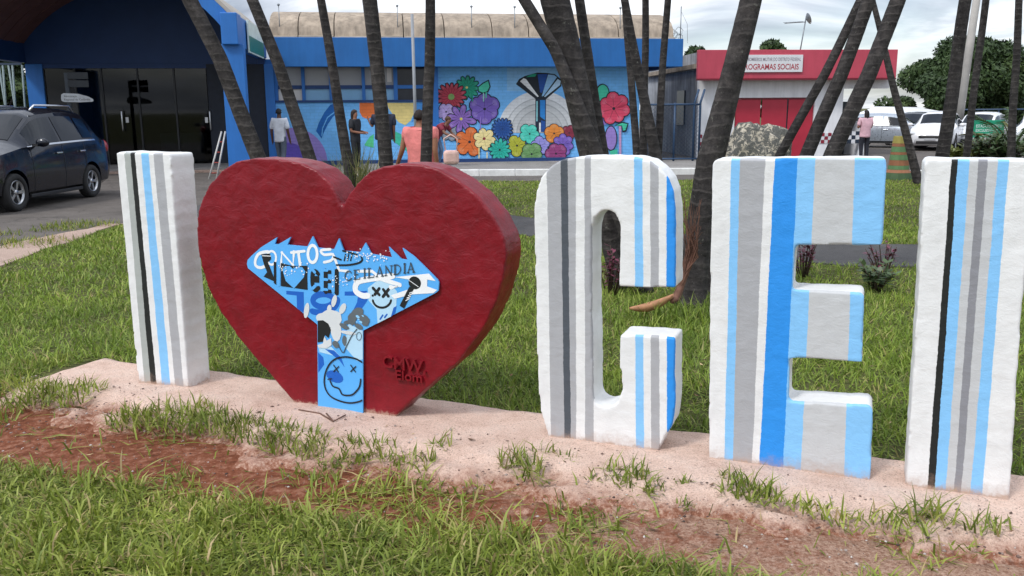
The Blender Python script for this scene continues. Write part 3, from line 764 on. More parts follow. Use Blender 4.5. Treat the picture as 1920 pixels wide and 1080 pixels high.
def cei(a, dx, dy, ink_, k=1.0):
    a.line([(452 + dx, 240 + dy), (436 + dx, 224 + dy), (422 + dx, 240 + dy), (420 + dx, 280 + dy), (424 + dx, 318 + dy), (438 + dx, 332 + dy), (454 + dx, 318 + dy)], 15 * k, ink_)
    a.line([(494 + dx, 222 + dy), (494 + dx, 340 + dy)], 17 * k, ink_)
    for yy in (228, 280, 336): a.line([(494 + dx, yy + dy), (522 + dx, yy + dy + 2)], 13 * k, ink_)
    a.line([(556 + dx, 224 + dy), (556 + dx, 348 + dy)], 17 * k, ink_)
cei(a, 20, 10, IB, 1.35)
a.poly([(450, 262), (478, 262), (478, 300), (450, 298)], IB)
a.build('painted_stencil')
a = Art(6.6)
a.line([(250, 182), (250, 312)], 16, 8)
a.poly([(270, 225), (285, 206), (312, 206), (330, 222), (350, 208), (382, 212), (400, 236), (392, 268), (336, 332), (290, 290)], 8)
cei(a, 0, 0, 8)
a.build('painted_stencil_letters')
# boat, microphone, hand print, rose
a = Art(7)
a.line([(575, 200), (640, 200), (700, 188), (720, 170), (715, 158)], 9, IB).line([(610, 120), (660, 132), (690, 142)], 8, IB).line([(560, 155), (600, 170)], 9, IB)
for q in (618, 636, 654): a.line([(q, 175), (q + 8, 140)], 6, IB)
a.build('painted_boat')
a = Art(8)
a.poly([(930, 428), (985, 320), (1010, 335), (955, 445)], IB).dot(1015, 300, 32, IB, 30).line([(982, 285), (1035, 322)], 3, IW)
for q in range(4): a.line([(965 + q * 7, 400 - q * 14), (985 + q * 6, 388 - q * 12)], 4, IW)
a.build('painted_microphone')
a = Art(9)
a.dot(545, 500, 62, IG, 42, -.2, 16, .08).dot(500, 500, 40, IG, 26).dot(572, 560, 30, IG, 62).dot(407, 455, 14, IG, 40, .25).dot(562, 402, 13, IG, 32, .35).dot(535, 445, 12, IG, 20, .3).dot(610, 445, 15, IG, 30, .55).dot(640, 580, 44, IG, 9, .05)
a.poly([(468, 650), (500, 640), (505, 595), (520, 625), (545, 610), (548, 650), (520, 668), (475, 665)], IG)
a.build('painted_handprint')
a = Art(10)
a.poly([(470, 512), (500, 510), (530, 530), (545, 565), (530, 610), (510, 592), (500, 630), (470, 634)], IB)
a.build('painted_black_patch')
a = Art(11)
for cx, cy, rx, ry, ro in ((690, 470, 40, 22, -.5), (725, 500, 38, 20, .4), (665, 500, 24, 34, .3), (735, 525, 20, 14, .2), (620, 545, 30, 12, .3), (640, 520, 26, 10, -.2), (572, 645, 22, 17, .5), (620, 625, 12, 26, .1), (700, 545, 24, 13, .4)):
    a.dot(cx, cy, rx, IY, ry, ro, 10, .14)
a.line([(690, 560), (660, 600), (630, 660), (612, 692), (585, 650)], 5, IS)
a.build('painted_rose')
a = Art(12)
for cx, cy, rx in ((695, 490, 11), (712, 520, 9), (700, 505, 6), (724, 486, 6), (690, 520, 5)): a.dot(cx, cy, rx, IK, rx * .6, .4)
a.line(arc(702, 600, 14, 22, 0, 360, 10), 3, IS)
a.build('painted_petal_marks')['kind'] = 'stuff'
# round face on the stem
a = Art(12.5)
a.line([(718, 745), (680, 725), (620, 716), (565, 730), (528, 770), (508, 830), (512, 890), (540, 935), (590, 962), (650, 975), (700, 968), (718, 960)], 8, IB)
for ex in (574, 670): a.line([(ex - 14, 762), (ex + 12, 800)], 6, IB).line([(ex + 14, 770), (ex - 14, 798)], 6, IB)
a.line([(528, 842), (548, 838)], 6, IB).line([(540, 850), (555, 880), (590, 895), (610, 928), (660, 930), (690, 905), (706, 880), (712, 842)], 8, IB)
a.build('painted_round_face')
# serif lettering
SER = {'C': [([(.8, .8), (.7, .95), (.45, 1), (.15, .8), (.05, .5), (.15, .2), (.45, 0), (.7, .05), (.85, .2)], .13)], 'E': [([(.2, 0), (.2, 1)], .17), ([(.05, 1), (.75, 1), (.75, .8)], .07), ([(.2, .52), (.6, .52)], .07), ([(.05, 0), (.8, 0), (.82, .2)], .07)],
       'I': [([(.5, 0), (.5, 1)], .17), ([(.3, 1), (.7, 1)], .06), ([(.3, 0), (.7, 0)], .06)], 'L': [([(.25, 0), (.25, 1)], .17), ([(.05, 1), (.45, 1)], .06), ([(.05, 0), (.85, 0), (.88, .22)], .07)],
       'A': [([(.1, 0), (.47, 1)], .07), ([(.47, 1), (.85, 0)], .17), ([(.25, .35), (.7, .35)], .06), ([(0, 0), (.25, 0)], .06), ([(.7, 0), (1, 0)], .06)], 'N': [([(.15, 0), (.15, 1)], .08), ([(.15, 1), (.85, 0)], .17), ([(.85, 0), (.85, 1)], .08), ([(.0, 0), (.3, 0)], .06), ([(.7, 1), (1, 1)], .06)],
       'D': [([(.2, 0), (.2, 1)], .17), ([(.05, 1), (.5, 1), (.8, .8), (.9, .5), (.8, .2), (.5, 0), (.05, 0)], .1)]}
a = Art(13); adv = {'I': .62}; tot = sum(adv.get(ch, 1.12) for ch in 'CEILANDIA'); x = 0.0
for ch in 'CEILANDIA':
    for pts, w in SER[ch]:
        a.line([(622 + (x + qx * (1 if ch != 'I' else .62)) / tot * 400, 282 - (x + qx) / tot * 45 + 6 * (1 - (x / tot)) - qy * 52 - (0.5 - abs(x / tot - .5)) * 0) for qx, qy in pts], max(4, w * 46), IS)
    x += adv.get(ch, 1.12)
a.build('painted_town_name')
# spray dots
a = Art(14)
for _ in range(120):
    q = rnd.random(); px, py = (rnd.gauss(760, 75), rnd.gauss(150, 18)) if q < .5 else (rnd.uniform(540, 680), rnd.gauss(270 + rnd.random() * 30, 14)) if q < .8 else (rnd.uniform(250, 420), rnd.gauss(225, 20))
    if py > 60 + abs(px - 600) * .16 and px < 960: a.dot(px, py, rnd.uniform(1.5, 4.5), IW, n=7)
a.build('spray_dots')['kind'] = 'stuff'
# raised writing cast in the concrete
zr = zf(680, 630, 10.8)
def raised(mb, body, c0, c1, h):
    (u0, v0), (u1, v1) = ROW.uv(*zr(*c0)), ROW.uv(*zr(*c1)); vs, fs = text_poly(body, 1.0, 0.012)
    bx = max(v[0] for v in vs); bz = max(v[1] for v in vs); L = u1 - u0; sl = (v1 - v0) / L
    n = len(vs); f_ = lambda v, d: (u0 - HU + v[0] / bx * L, d, v0 + v[0] / bx * L * sl + v[1] / bz * h)
    from collections import Counter
    ed = Counter(tuple(sorted((f[i], f[(i + 1) % len(f)]))) for f in fs for i in range(len(f)))
    mb.add([f_(v, -0.022) for v in vs] + [f_(v, 0.012) for v in vs], fs + [(a_, b_, b_ + n, a_ + n) for (a_, b_), c_ in ed.items() if c_ == 1])
mb = MB()
raised(mb, 'CMW.', (430, 600), (1310, 740), 0.062)
raised(mb, 'Elom', (690, 850), (1240, 925), 0.05)
mb.build('raised_writing', HEART, heart)
# twig lying before the heart
tw = MB(); TW = paint('dry_twig', (0.16, 0.085, 0.06), .9)
for pts in (((560, 768), (600, 775), (625, 790), (648, 778)), ((625, 790), (612, 775))):
    tw.tube([P(px, py, 0.008) for px, py in pts], 0.004, 6)
tag(tw.build('twig', TW), 'thin forked brown twig lying on the plinth before the heart', 'twig')

# ------------------------------------------------------------------ the blue building with its mural
FB = Frame((-7.5, 27.0), R(8))                  # front wall of the long blue building
def bl(px, py, off=0.0): return FB.uv(px, py, off)
G0 = LAWN
def brick_material(name, col, var=0.07):
    if name in MATS: return MATS[name]
    m = bpy.data.materials.new(name); t = NT(m); c = lin(col)
    X, Y, Z_ = t.sep(t.tc.outputs['Object'])
    cb = t.n.new('ShaderNodeCombineXYZ'); t.l.new(X, cb.inputs[0]); t.l.new(Z_, cb.inputs[1])
    b = t.n.new('ShaderNodeTexBrick'); t.l.new(cb.outputs[0], b.inputs['Vector'])
    b.inputs['Scale'].default_value = 1.0; b.inputs['Brick Width'].default_value = 0.24; b.inputs['Row Height'].default_value = 0.095
    b.inputs['Mortar Size'].default_value = 0.008; b.inputs['Mortar Smooth'].default_value = 0.4
    b.inputs['Color1'].default_value = (*c, 1); b.inputs['Color2'].default_value = (*[v * (1 - var) for v in c], 1); b.inputs['Mortar'].default_value = (*[v * .84 for v in c], 1)
    col_ = t.mix(1.0, b.outputs['Color'], t.ramp(t.noise(2.5, 7, 0.65), [(0.3, .86), (0.65, 1.05)]), 'MULTIPLY')
    inv = t.math('SUBTRACT', 1.0, b.outputs['Fac'])
    t.base(col_, 0.6, t.bump(inv, 0.6, 0.008), Specular_IOR_Level=0.4)
    MATS[name] = m; return m
BFAS = paint('royal_blue_paint', '#1966ad', 0.5, 0.10, 1.3, 0.15, 30, streak=.14)
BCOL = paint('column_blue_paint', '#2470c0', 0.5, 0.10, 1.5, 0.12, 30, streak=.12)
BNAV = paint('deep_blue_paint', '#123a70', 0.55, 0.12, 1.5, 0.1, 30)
WALLB = brick_material('sky_blue_brick', '#76bffc')
CONC = paint('weathered_concrete', (0.40, 0.325, 0.25), 0.9, 0.34, 1.6, 0.5, 30, 0.01, streak=.4)
GLASSG = paint('frosted_grey_pane', '#a3a5aa', 0.25, 0.10, 0.8, 0.05, 8)
GLASSB = paint('pale_blue_pane', '#7fb4dd', 0.25, 0.12, 0.8, 0.05, 8)
GLASSD = paint('dark_pane', '#262b36', 0.12, 0.2, 2, 0.05, 8)
GLASSW = paint('white_pane', '#d6d2cf', 0.3, 0.1, 1, 0.05, 8)
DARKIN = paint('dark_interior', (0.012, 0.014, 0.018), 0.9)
bld = empty('blue_building', FB.o + Vector((0, 0, 0)), FB.ang, 'long blue building with flower mural and concrete vault roof', 'building')
uL, uP0, uP1, uR = bl(500, 200)[0], bl(803, 200)[0], bl(822, 200)[0], bl(1199, 200)[0]
uF0, uF1 = bl(512, 95, -0.7)[0], bl(1281, 95, -0.7)[0]
zF0, zF1 = bl(900, 125, -0.7)[1], bl(900, 71, -0.7)[1]
zW1, zW0 = bl(650, 124)[1], bl(650, 190)[1]
# walls: left bay below the windows, right bay full height, a strip over the windows
MB().box(uL, uP0, 0, 0.22, G0, zW0 - .002).build('wall', WALLB, bld)
MB().box(uP1, uR, 0, 0.22, G0, zF0 + .25).build('wall', WALLB, bld)
MB().box(uL, uP0, 0.006, 0.21, zW1, zF0 + .25).build('wall', BFAS, bld)
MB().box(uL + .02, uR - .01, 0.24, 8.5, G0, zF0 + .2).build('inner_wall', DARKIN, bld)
MB().box(uR - .012, uR, 0.23, 8.6, G0, zF0 + .24).build('side_wall', paint('grey_blue_wall', '#7d93ad', .8, .2), bld)
MB().box(uP0, uP1, -0.12, 0.22, G0, zF0 + .1, bev=.01).build('column', BCOL, bld)
MB().box(uL, uL + .27, -0.10, -.001, G0, zF0 + .1, bev=.01).build('column', BCOL, bld)
MB().box(uL, uR, -0.05, -0.002, G0, bl(900, 297)[1], bev=.008).build('base_band', BNAV, bld)
MB().box(uF0, uF1, -0.7, -0.5, zF0, zF1, bev=.012).build('fascia', BFAS, bld)
MB().box(uF0, uF1 - .02, -0.5, 9.0, zF0 + .18, zF0 + .30).build('roof_slab', BNAV, bld)
MB().box(uF1 - .2, uF1, -0.499, 9.0, zF0 + .002, zF1 - .002).build('fascia', BFAS, bld)
MB().tube([(uR + .10, -0.02, G0), (uR + .10, -0.02, zF0 + .1)], 0.05, 10).build('downpipe', BNAV, bld)
# window band
wx = [bl(px, 150)[0] for px in (517, 568, 621, 681, 742, 800)]
zt0, zt1 = bl(650, 166)[1], bl(650, 160)[1]
for i in range(5):
    a_, b_ = wx[i], wx[i + 1]
    MB().box(a_ + .035, b_ - .035, 0.09, 0.105, zt1, zW1 - .03).build('pane', GLASSD if i == 4 else GLASSG, bld)
    MB().box(a_ + .035, b_ - .035, 0.09, 0.105, zW0 + .04, zt0).build('pane', GLASSD if i == 4 else (GLASSW if i == 0 else GLASSB), bld)
for i, x_ in enumerate(wx):
    MB().box(x_ - .05 - .02 * (i in (2, 4)), x_ + .05, 0.0, 0.13, zW0, zW1 - .002, bev=.006).build('mullion', BCOL, bld)
for i in range(5):
    MB().box(wx[i] + .052, wx[i + 1] - .072, 0.02, 0.13, zt0 - .01, zt1 + .005, bev=.005).build('transom', BNAV if i < 4 else BCOL, bld)
MB().box(uL, uP0, -0.05, 0.16, zW0 - .03, zW0 + .035, bev=.006).build('sill', BNAV, bld)
MB().box(wx[4] - .26, wx[4] - .12, 0.07, 0.089, zt1 + .1, zW1 - .06).build('curtain', GLASSW, bld)
# concrete vault roof in segments
vx = [bl(px, 50, 1.2)[0] for px in (508, 562, 628, 690, 755, 830, 918, 985, 1060, 1150, 1252)]
zv0, zv1 = zF1 - 0.3, bl(900, 24, 2.6)[1]
for i in range(len(vx) - 1):
    mb = MB(); pr = []
    for k in range(15):
        a_ = math.pi * k / 14; pr.append((3.2 - 2.7 * math.cos(a_), zv0 + .38 + (zv1 - zv0 - .38) * math.sin(a_) ** 0.8))
    x0, x1 = vx[i] + .015, vx[i + 1] - .015
    mb.add([(x0, y_, z_) for y_, z_ in pr] + [(x1, y_, z_) for y_, z_ in pr], [(k, k + 1, k + 16, k + 15) for k in range(14)] + [tuple(range(15)), tuple(range(29, 14, -1))], 0, True)
    mb.build('roof_vault', CONC, bld, sharp=40)
    MB().box(x0, x1, 0.35, 6.0, zv0, zv0 + .42 + .012 * (i % 2), bev=.01).build('roof_kerb', paint('pale_concrete', (0.47, 0.41, 0.33), .9, .25, 2, .5, 30, .01), bld)

# ---- the mural
MUR = {}
def ink(hexc):
    if hexc not in MUR: MUR[hexc] = brick_material('mural_' + hexc.strip('#'), hexc, 0.05)
    return MUR[hexc]
class Mural:
    def __init__(s, name, z, k): s.name, s.z, s.k, s.mb, s.cols = name, z, k, MB(), []
    def mi(s, c):
        if c not in s.cols: s.cols.append(c)
        return s.cols.index(c)
    def pt(s, x, y):
        a, b = bl(*s.z(x, y)); return min(max(a, uL + .01), uR - .004), max(b, bl(900, 297)[1] + .002)
    def to(s, sub=0.0): return lambda x, y: (x, -0.003 - 0.0016 * s.k - sub, y)
    def poly(s, pts, c, sub=0.0): s.mb.flat([s.pt(*p) for p in pts], s.to(sub), s.mi(c)); return s
    def line(s, pts, w, c, sub=0.0):
        q = [s.pt(*p) for p in pts]; s.mb.strip(q, w * s.unit(), s.to(sub), s.mi(c)); return s
    def unit(s): return (bl(*s.z(100, 500))[0] - bl(*s.z(0, 500))[0]) / 100
    def disc(s, c, r, col, ry=None, rot=0.0, n=24, sub=0.0, a0=0, a1=360):
        pts = []
        for j in range(n + 1):
            a_ = R(a0 + (a1 - a0) * j / n); x_, y_ = r * math.cos(a_), (ry or r) * math.sin(a_)
            pts.append((c[0] + x_ * math.cos(rot) - y_ * math.sin(rot), c[1] + x_ * math.sin(rot) + y_ * math.cos(rot)))
        return s.poly(pts[:-1] if a1 - a0 == 360 else pts, col, sub)
    def build(s): return s.mb.build(s.name, [ink(c) for c in s.cols], bld)
OUT = '#14202e'
lay = [3]
def flower(z, cx, cy, r, n, col, core='#1b2431', rot=0.0, wide=1.0, core_r=0.1, dark=None, sx=1.0, sy=1.0):
    """a painted blossom: dark outline, petals with a vein, a heart"""
    m = Mural('painted_flower', z, lay[0]); lay[0] += 1; r = r * .94
    step = 2 * math.pi / n; rp = random.Random(int(cx * 7 + cy))
    dark = dark or '#%02x%02x%02x' % tuple(int(int(col[i:i + 2], 16) * .72) for i in (1, 3, 5))
    P_ = []
    for k in range(n):
        a_ = rot + k * step; L = r * rp.uniform(.9, 1.06); w = 2 * L * math.tan(step / 2) * .60 * wide if n > 3 else L * .8
        w = min(w, L * .95); pts = []
        for t_, ww in ((.06, .12), (.25, .5), (.5, .9), (.72, 1.0), (.88, .78), (1.0, .3)): pts.append((t_, ww))
        ln = [(t_ * L, ww * w / 2) for t_, ww in pts] + [(t_ * L, -ww * w / 2) for t_, ww in reversed(pts)]
        P_.append((a_, L, w, ln))
    def tr(p, a_, g=0.0):
        x_, y_ = p[0] + (g if p[0] > r * .4 else 0), p[1] + (g if p[1] > 0 else -g)
        return cx + sx * (x_ * math.cos(a_) - y_ * math.sin(a_)), cy + sy * (x_ * math.sin(a_) + y_ * math.cos(a_))
    for a_, L, w, ln in P_: m.poly([tr(p, a_, max(5, r * .05)) for p in ln], OUT)
    for i, (a_, L, w, ln) in enumerate(P_):
        m.poly([tr(p, a_) for p in ln], col, 0.0005 + 0.0001 * (i % 2))
        lt_ = '#%02x%02x%02x' % tuple(min(255, int(int(col[q:q + 2], 16) * .84 + 40)) for q in (1, 3, 5))
        m.poly([tr((p[0] * .35 + L * .56, p[1] * .5), a_) for p in ln], lt_, 0.00072)
        m.line([tr((L * .15, 0), a_), tr((L * .72, 0), a_)], max(3, r * .035), dark, 0.0008)
    m.disc((cx, cy), r * core_r, core, sub=0.0011, n=12)
    return m.build()
zcL = zf(500, 100, 4.909); za = zf(810, 120, 5.685); zb = zf(940, 120, 5.685)
m = Mural('painted_shapes', zcL, 1)
m.disc((235, 1010), 325, '#9a86cf', a0=180, a1=360).disc((190, 1010), 190, '#6a56bd', a0=180, a1=360, sub=.0006); m.build(); m = Mural('painted_ribbon', zcL, 2)
m.poly([(640, 455), (585, 475), (530, 545), (480, 640), (455, 715), (505, 785), (530, 720), (565, 650), (605, 590), (650, 545)], '#1565b5')
m.line([(640, 530), (560, 590), (515, 690), (508, 760)], 10, '#6db6ee', .0006); m.build()
m = Mural('painted_orange_shape', zcL, 1)
m.poly([(855, 455), (1020, 455), (1015, 560), (930, 606), (880, 585), (855, 540)], '#ee7a3c')
m.build(); m = Mural('painted_yellow_shape', zcL, 1); m.poly([(1110, 455), (1372, 455), (1362, 540), (1325, 620), (1275, 662), (1212, 632), (1120, 505)], '#f2dc8e')
m.build(); m = Mural('painted_blue_shape', zcL, 1); m.poly([(1372, 455), (1450, 455), (1440, 520), (1380, 600), (1330, 640), (1362, 560)], '#4c9be6')
m.build(); m = Mural('painted_green_wave', zcL, 1); m.poly([(1155, 705), (1230, 740), (1300, 795), (1295, 905), (1220, 850), (1155, 800)], '#3fbf9f'); m.build(); m = Mural('painted_green_leaf', zcL, 1); m.poly([(900, 840), (950, 765), (985, 745), (985, 870), (905, 850)], '#55c98f')
m.build(); m = Mural('painted_pale_shape', zcL, 1); m.poly([(1295, 905), (1300, 795), (1360, 870), (1420, 1000), (1330, 1000)], '#7fc4f4')
m.build()
m = Mural('painted_arch', zb, 1)
m.poly([(60, 42), (600, 42), (600, 290), (60, 290)], '#8cc3f0')
for r_, c_, k_ in ((450, '#e2e5e8', .0004), (372, '#b8bcbf', .0007), (360, '#d3d6d8', .001), (315, '#aeb2b5', .0013), (302, '#c5c8ca', .0016), (250, '#a4a8ab', .0019), (240, '#b9bcbe', .0022)):
    m.disc((410, 735), r_, c_, a0=180, a1=360, sub=k_, n=40)
m.build()
lay[0] = 5
m = Mural('painted_water_tower', zb, 3)
m.poly([(155, 215), (190, 160), (250, 128), (380, 92), (480, 95), (570, 108), (640, 165), (640, 235), (480, 372), (365, 372)], '#18222e')
m.poly([(200, 185), (235, 152), (262, 160), (398, 345), (385, 352)], '#e9ecee', .0005).poly([(262, 140), (330, 105), (376, 106), (360, 135), (280, 140)], '#1e9b7a', .0005)
m.poly([(386, 110), (492, 108), (455, 260), (430, 310), (412, 300)], '#1c4fa0', .0005).poly([(498, 112), (560, 118), (592, 140), (450, 340), (430, 345)], '#8fc0ea', .0005).poly([(600, 160), (632, 180), (625, 225), (470, 350), (455, 348)], '#b5d6ef', .0005)
m.poly([(362, 372), (476, 372), (474, 725), (362, 725)], '#1c2c3e').poly([(372, 395), (388, 395), (386, 610), (372, 610)], '#8fd0d8', .0005).poly([(412, 385), (468, 385), (466, 600), (412, 560)], '#2b86d4', .0005).poly([(402, 625), (420, 625), (420, 725), (402, 725)], '#e6ecef', .0005).poly([(424, 600), (468, 610), (468, 725), (424, 725)], '#1d4f9c', .0005)
m.build()
flower(za, 370, 250, 140, 12, '#179a7c', '#e2d27a', .1)
flower(za, 205, 350, 165, 16, '#b4384c', '#7fa35e', .05, core_r=.22)
m = Mural('painted_leaf', za, lay[0]); lay[0] += 1
m.poly([(485, 245), (540, 200), (605, 165), (625, 240), (600, 300), (545, 318), (490, 300)], OUT).poly([(495, 250), (545, 210), (597, 182), (612, 240), (590, 288), (545, 305), (500, 290)], '#4fcfae', .0005); m.build()
flower(za, 150, 510, 105, 5, '#b9a5dd', rot=.3)
flower(za, 190, 720, 105, 6, '#8b97a5', rot=.2)
flower(za, 310, 585, 165, 8, '#8a67ba', '#d9d15a', .2, .8)
flower(za, 560, 480, 170, 6, '#735bb4', rot=.5, wide=1.25)
flower(za, 750, 690, 125, 16, '#1d4f9a', '#16366b', wide=1.1)
flower(za, 400, 830, 165, 5, '#e37438', rot=1.1, wide=.9)
flower(za, 555, 795, 130, 6, '#f0de9c', '#8f2f3c', .3, core_r=.13)
flower(za, 905, 870, 120, 5, '#b4b83a', rot=.4)
flower(zb, 300, 745, 115, 5, '#4fd0bb', rot=.2)
flower(zb, 410, 870, 110, 5, '#9a97e0', rot=.8)
flower(zb, 720, 735, 85, 5, '#8a2f45', rot=.1)
flower(zb, 560, 740, 115, 5, '#e08a3a', rot=.95, wide=1.1)
flower(zb, 655, 860, 120, 7, '#7d62c2', rot=.2, wide=1.1)
flower(za, 720, 915, 125, 12, '#22b5a2', rot=.1)
flower(za, 1060, 960, 125, 5, '#6f9e63', rot=.3, wide=1.15)
flower(zb, 580, 955, 125, 5, '#94407a', rot=.6, wide=1.15)
m = Mural('painted_leaf', zb, lay[0]); lay[0] += 1
m.disc((1075, 310), 75, OUT, 100).disc((1078, 312), 62, '#45c9a6', 90, sub=.0005).poly([(1200, 655), (1285, 615), (1355, 632), (1330, 720), (1290, 730), (1275, 665)], OUT).poly([(1215, 655), (1285, 628), (1340, 640), (1318, 705), (1295, 710), (1282, 655)], '#45c9a6', .0005)
m.poly([(1150, 930), (1235, 905), (1235, 985), (1165, 985)], '#45c9a6').poly([(1248, 660), (1275, 660), (1275, 985), (1252, 985)], '#c69ac4')
m.disc((1165, 790), 68, OUT, 135).disc((1165, 790), 57, '#9a83cc', 124, sub=.0005).disc((1090, 540), 60, '#8d74c6', 110, sub=.0002); m.build()
flower(zb, 1195, 475, 180, 7, '#de4a68', rot=.15, wide=1.25)
m = Mural('paint_drips', za, lay[0]); lay[0] += 1
for x_, y0_, y1_, c_ in ((500, 890, 1035, '#f0de9c'), (585, 940, 1030, '#f0de9c'), (548, 310, 400, '#9ad8cf'), (575, 300, 360, '#4fcfae'), (430, 320, 400, '#179a7c'), (515, 560, 700, '#8d74c6')): m.line([(x_, y0_), (x_, y1_)], 12, c_)
m.build()['kind'] = 'stuff'

# ------------------------------------------------------------------ entrance portico with barrel vault
por = empty('entrance_portico', FB.o, FB.ang, 'deep blue entrance portico under a barrel vault, with dark glass doors', 'portico')
def fb_at(px, py, off): return FB.uv(px, py, off)
yf = -5.2                                                         # front of the vault, towards the camera
pl0, pl1 = fb_at(421, 200, yf)[0], fb_at(463, 200, yf)[0]
zb0, zb1 = fb_at(430, 84, yf)[1], fb_at(430, 24, yf)[1]
bx0, bx1 = fb_at(414, 60, yf - .12)[0], fb_at(444, 60, yf - .12)[0]
xr = bx1                                                          # right face of the edge beam
xl = fb_at(44, 90, 0)[0]; zs = fb_at(44, 84, 0)[1]
MB().box(pl0, pl1, yf, yf + .35, G0, zb0 + .02, bev=.012).build('column', BCOL, por)
MB().box(bx0, bx1 + .02, yf - .12, yf + .5, zb0, zb1, bev=.02).build('beam_end', BCOL, por)
MB().box(bx1 - .30, bx1 + .0, yf + .5, 0.0, zb0 - .02, zb1 - .03, bev=.012).build('edge_beam', BCOL, por)
MB().box(xl - .25, xl + .02, yf, 0.0, zs - .5, zs + .05, bev=.012).build('edge_beam', BNAV, por)
MB().box(xl - .2, xl + .42, yf + .1, yf + .45, G0, zs - .5, bev=.012).build('column', BCOL, por)
# lunette wall at the back, header and the vault boards
span = (xl, xr - .28); mid = sum(span) / 2; hs = (span[1] - span[0]) / 2; rise = 1.62
Rv = (hs * hs + rise * rise) / (2 * rise)
def vz(x): return zs + math.sqrt(max(0, Rv * Rv - (x - mid) ** 2)) - (Rv - rise)
arcx = [mid + Rv * math.sin(t_) for t_ in np.linspace(-math.asin(hs / Rv), math.asin(hs / Rv), 25)]
zh = fb_at(230, 120, 0)[1]
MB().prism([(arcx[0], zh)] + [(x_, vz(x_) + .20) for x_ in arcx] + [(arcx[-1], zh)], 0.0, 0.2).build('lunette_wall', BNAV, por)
SOF = paint('brown_red_soffit', (0.12, 0.052, 0.045), 0.6, 0.25, 3, 0.2, 30)
SHELL = paint('roof_shell_concrete', (0.42, 0.38, 0.33), 0.9, 0.25, 2, 0.4, 30)
nb = 14
for i in range(nb):
    y0, y1 = yf + .32 + i * (-yf - .32) / nb, yf + .32 + (i + 1) * (-yf - .32) / nb - (.02 if i < nb - 1 else .002)
    mb = MB(); dz = .012 * (i % 2)
    ring = [(x_, y_, vz(x_) + dz + h_) for h_ in (0, .05) for y_ in (y0, y1) for x_ in arcx]
    n_ = len(arcx); f_ = []
    for k in range(n_ - 1): f_ += [(k, k + 1, n_ + k + 1, n_ + k), (2 * n_ + k, 3 * n_ + k, 3 * n_ + k + 1, 2 * n_ + k + 1), (k, 2 * n_ + k, 2 * n_ + k + 1, k + 1), (n_ + k, n_ + k + 1, 3 * n_ + k + 1, 3 * n_ + k)]
    mb.add(ring, f_, 0, False); mb.build('soffit_board', SOF, por)
def arch_band(y0, y1, h0, h1, name, mat):
    n_ = len(arcx); mb = MB()
    ring = [(mid + (x_ - mid) * (1 + h_ / Rv), y_, vz(x_) + h_) for h_ in (h0, h1) for y_ in (y0, y1) for x_ in arcx]; f_ = [(0, n_, 3 * n_, 2 * n_), (n_ - 1, 3 * n_ - 1, 4 * n_ - 1, 2 * n_ - 1)]
    for k in range(n_ - 1): f_ += [(k, k + 1, n_ + k + 1, n_ + k), (2 * n_ + k, 3 * n_ + k, 3 * n_ + k + 1, 2 * n_ + k + 1), (k, 2 * n_ + k, 2 * n_ + k + 1, k + 1), (n_ + k, n_ + k + 1, 3 * n_ + k + 1, 3 * n_ + k)]
    mb.add(ring, f_); return mb.build(name, mat, por)
arch_band(yf, yf + .3, -0.02, 0.24, 'arch_rim', BCOL)
arch_band(yf + .02, 0.19, 0.245, 0.31, 'roof_shell', SHELL)
arch_band(yf + .302, -0.004, 0.075, 0.243, 'roof_core', SHELL)
# glass front
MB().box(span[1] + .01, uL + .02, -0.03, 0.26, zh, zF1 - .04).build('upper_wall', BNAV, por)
ex0, ex1 = fb_at(88, 200, 0)[0], fb_at(392, 200, 0)[0]
MB().box(xl + .0, ex0, -0.06, 0.25, G0, zh, bev=.01).build('column', BCOL, por)
MB().box(ex1, uL - .004, -0.02, 0.24, G0, zh - .004).build('opening_shade_wall', paint('shaded_opening_blue', (.006, .012, .028), .6), por)  # near-black colour paints in the shade of the open gap under the beam
MB().box(ex0, ex1, -0.01, 0.1, zh - .12, zh - .004).build('header', BNAV, por)
def glass_material():
    m = bpy.data.materials.new('tinted_glass'); t = NT(m)
    t.base((0.01, 0.012, 0.016), 0.04, None, Specular_IOR_Level=0.5)
    tr = t.n.new('ShaderNodeBsdfTransparent'); tr.inputs[0].default_value = (0.34, 0.37, 0.40, 1)
    fr = t.n.new('ShaderNodeFresnel'); fr.inputs[0].default_value = 1.45
    gl = t.n.new('ShaderNodeBsdfGlossy'); gl.inputs['Roughness'].default_value = 0.03
    mx_ = t.n.new('ShaderNodeMixShader'); t.l.new(fr.outputs[0], mx_.inputs[0]); t.l.new(tr.outputs[0], mx_.inputs[1]); t.l.new(gl.outputs[0], mx_.inputs[2]); t.l.new(mx_.outputs[0], t.out.inputs[0])
    return m
TINT = glass_material()
FRAME_ = paint('dark_frame', '#171b21', .4, .1, 4, 0)
STEEL = paint('brushed_steel', (0.55, 0.56, 0.58), .3, .1, 4, 0, metal=1.0)
gpx = (88, 145, 195, 262, 330, 392)
gx_ = [fb_at(p, 200, 0)[0] for p in gpx]
for i in range(5):
    MB().box(gx_[i] + .03, gx_[i + 1] - .03, 0.04, 0.055, G0 + .1, zh - .125).build('glass_pane', TINT, por)
    MB().box(gx_[i] - .025, gx_[i] + .025, 0.0, 0.09, G0 + .1, zh - .125, bev=.005).build('door_frame', FRAME_, por)
for px in (229, 394):
    h0 = fb_at(px, 225, -.1)
    MB().tube([(h0[0], -.08, h0[1] + .28), (h0[0], -.10, h0[1] + .24), (h0[0], -.10, h0[1] - .28), (h0[0], -.08, h0[1] - .32)], .02, 8).box(h0[0] + .08 * (1 if px < 300 else -1), h0[0] + .16 * (1 if px < 300 else -1), -.02, .035, h0[1] - .08, h0[1] + .08).build('door_handle', STEEL, por)
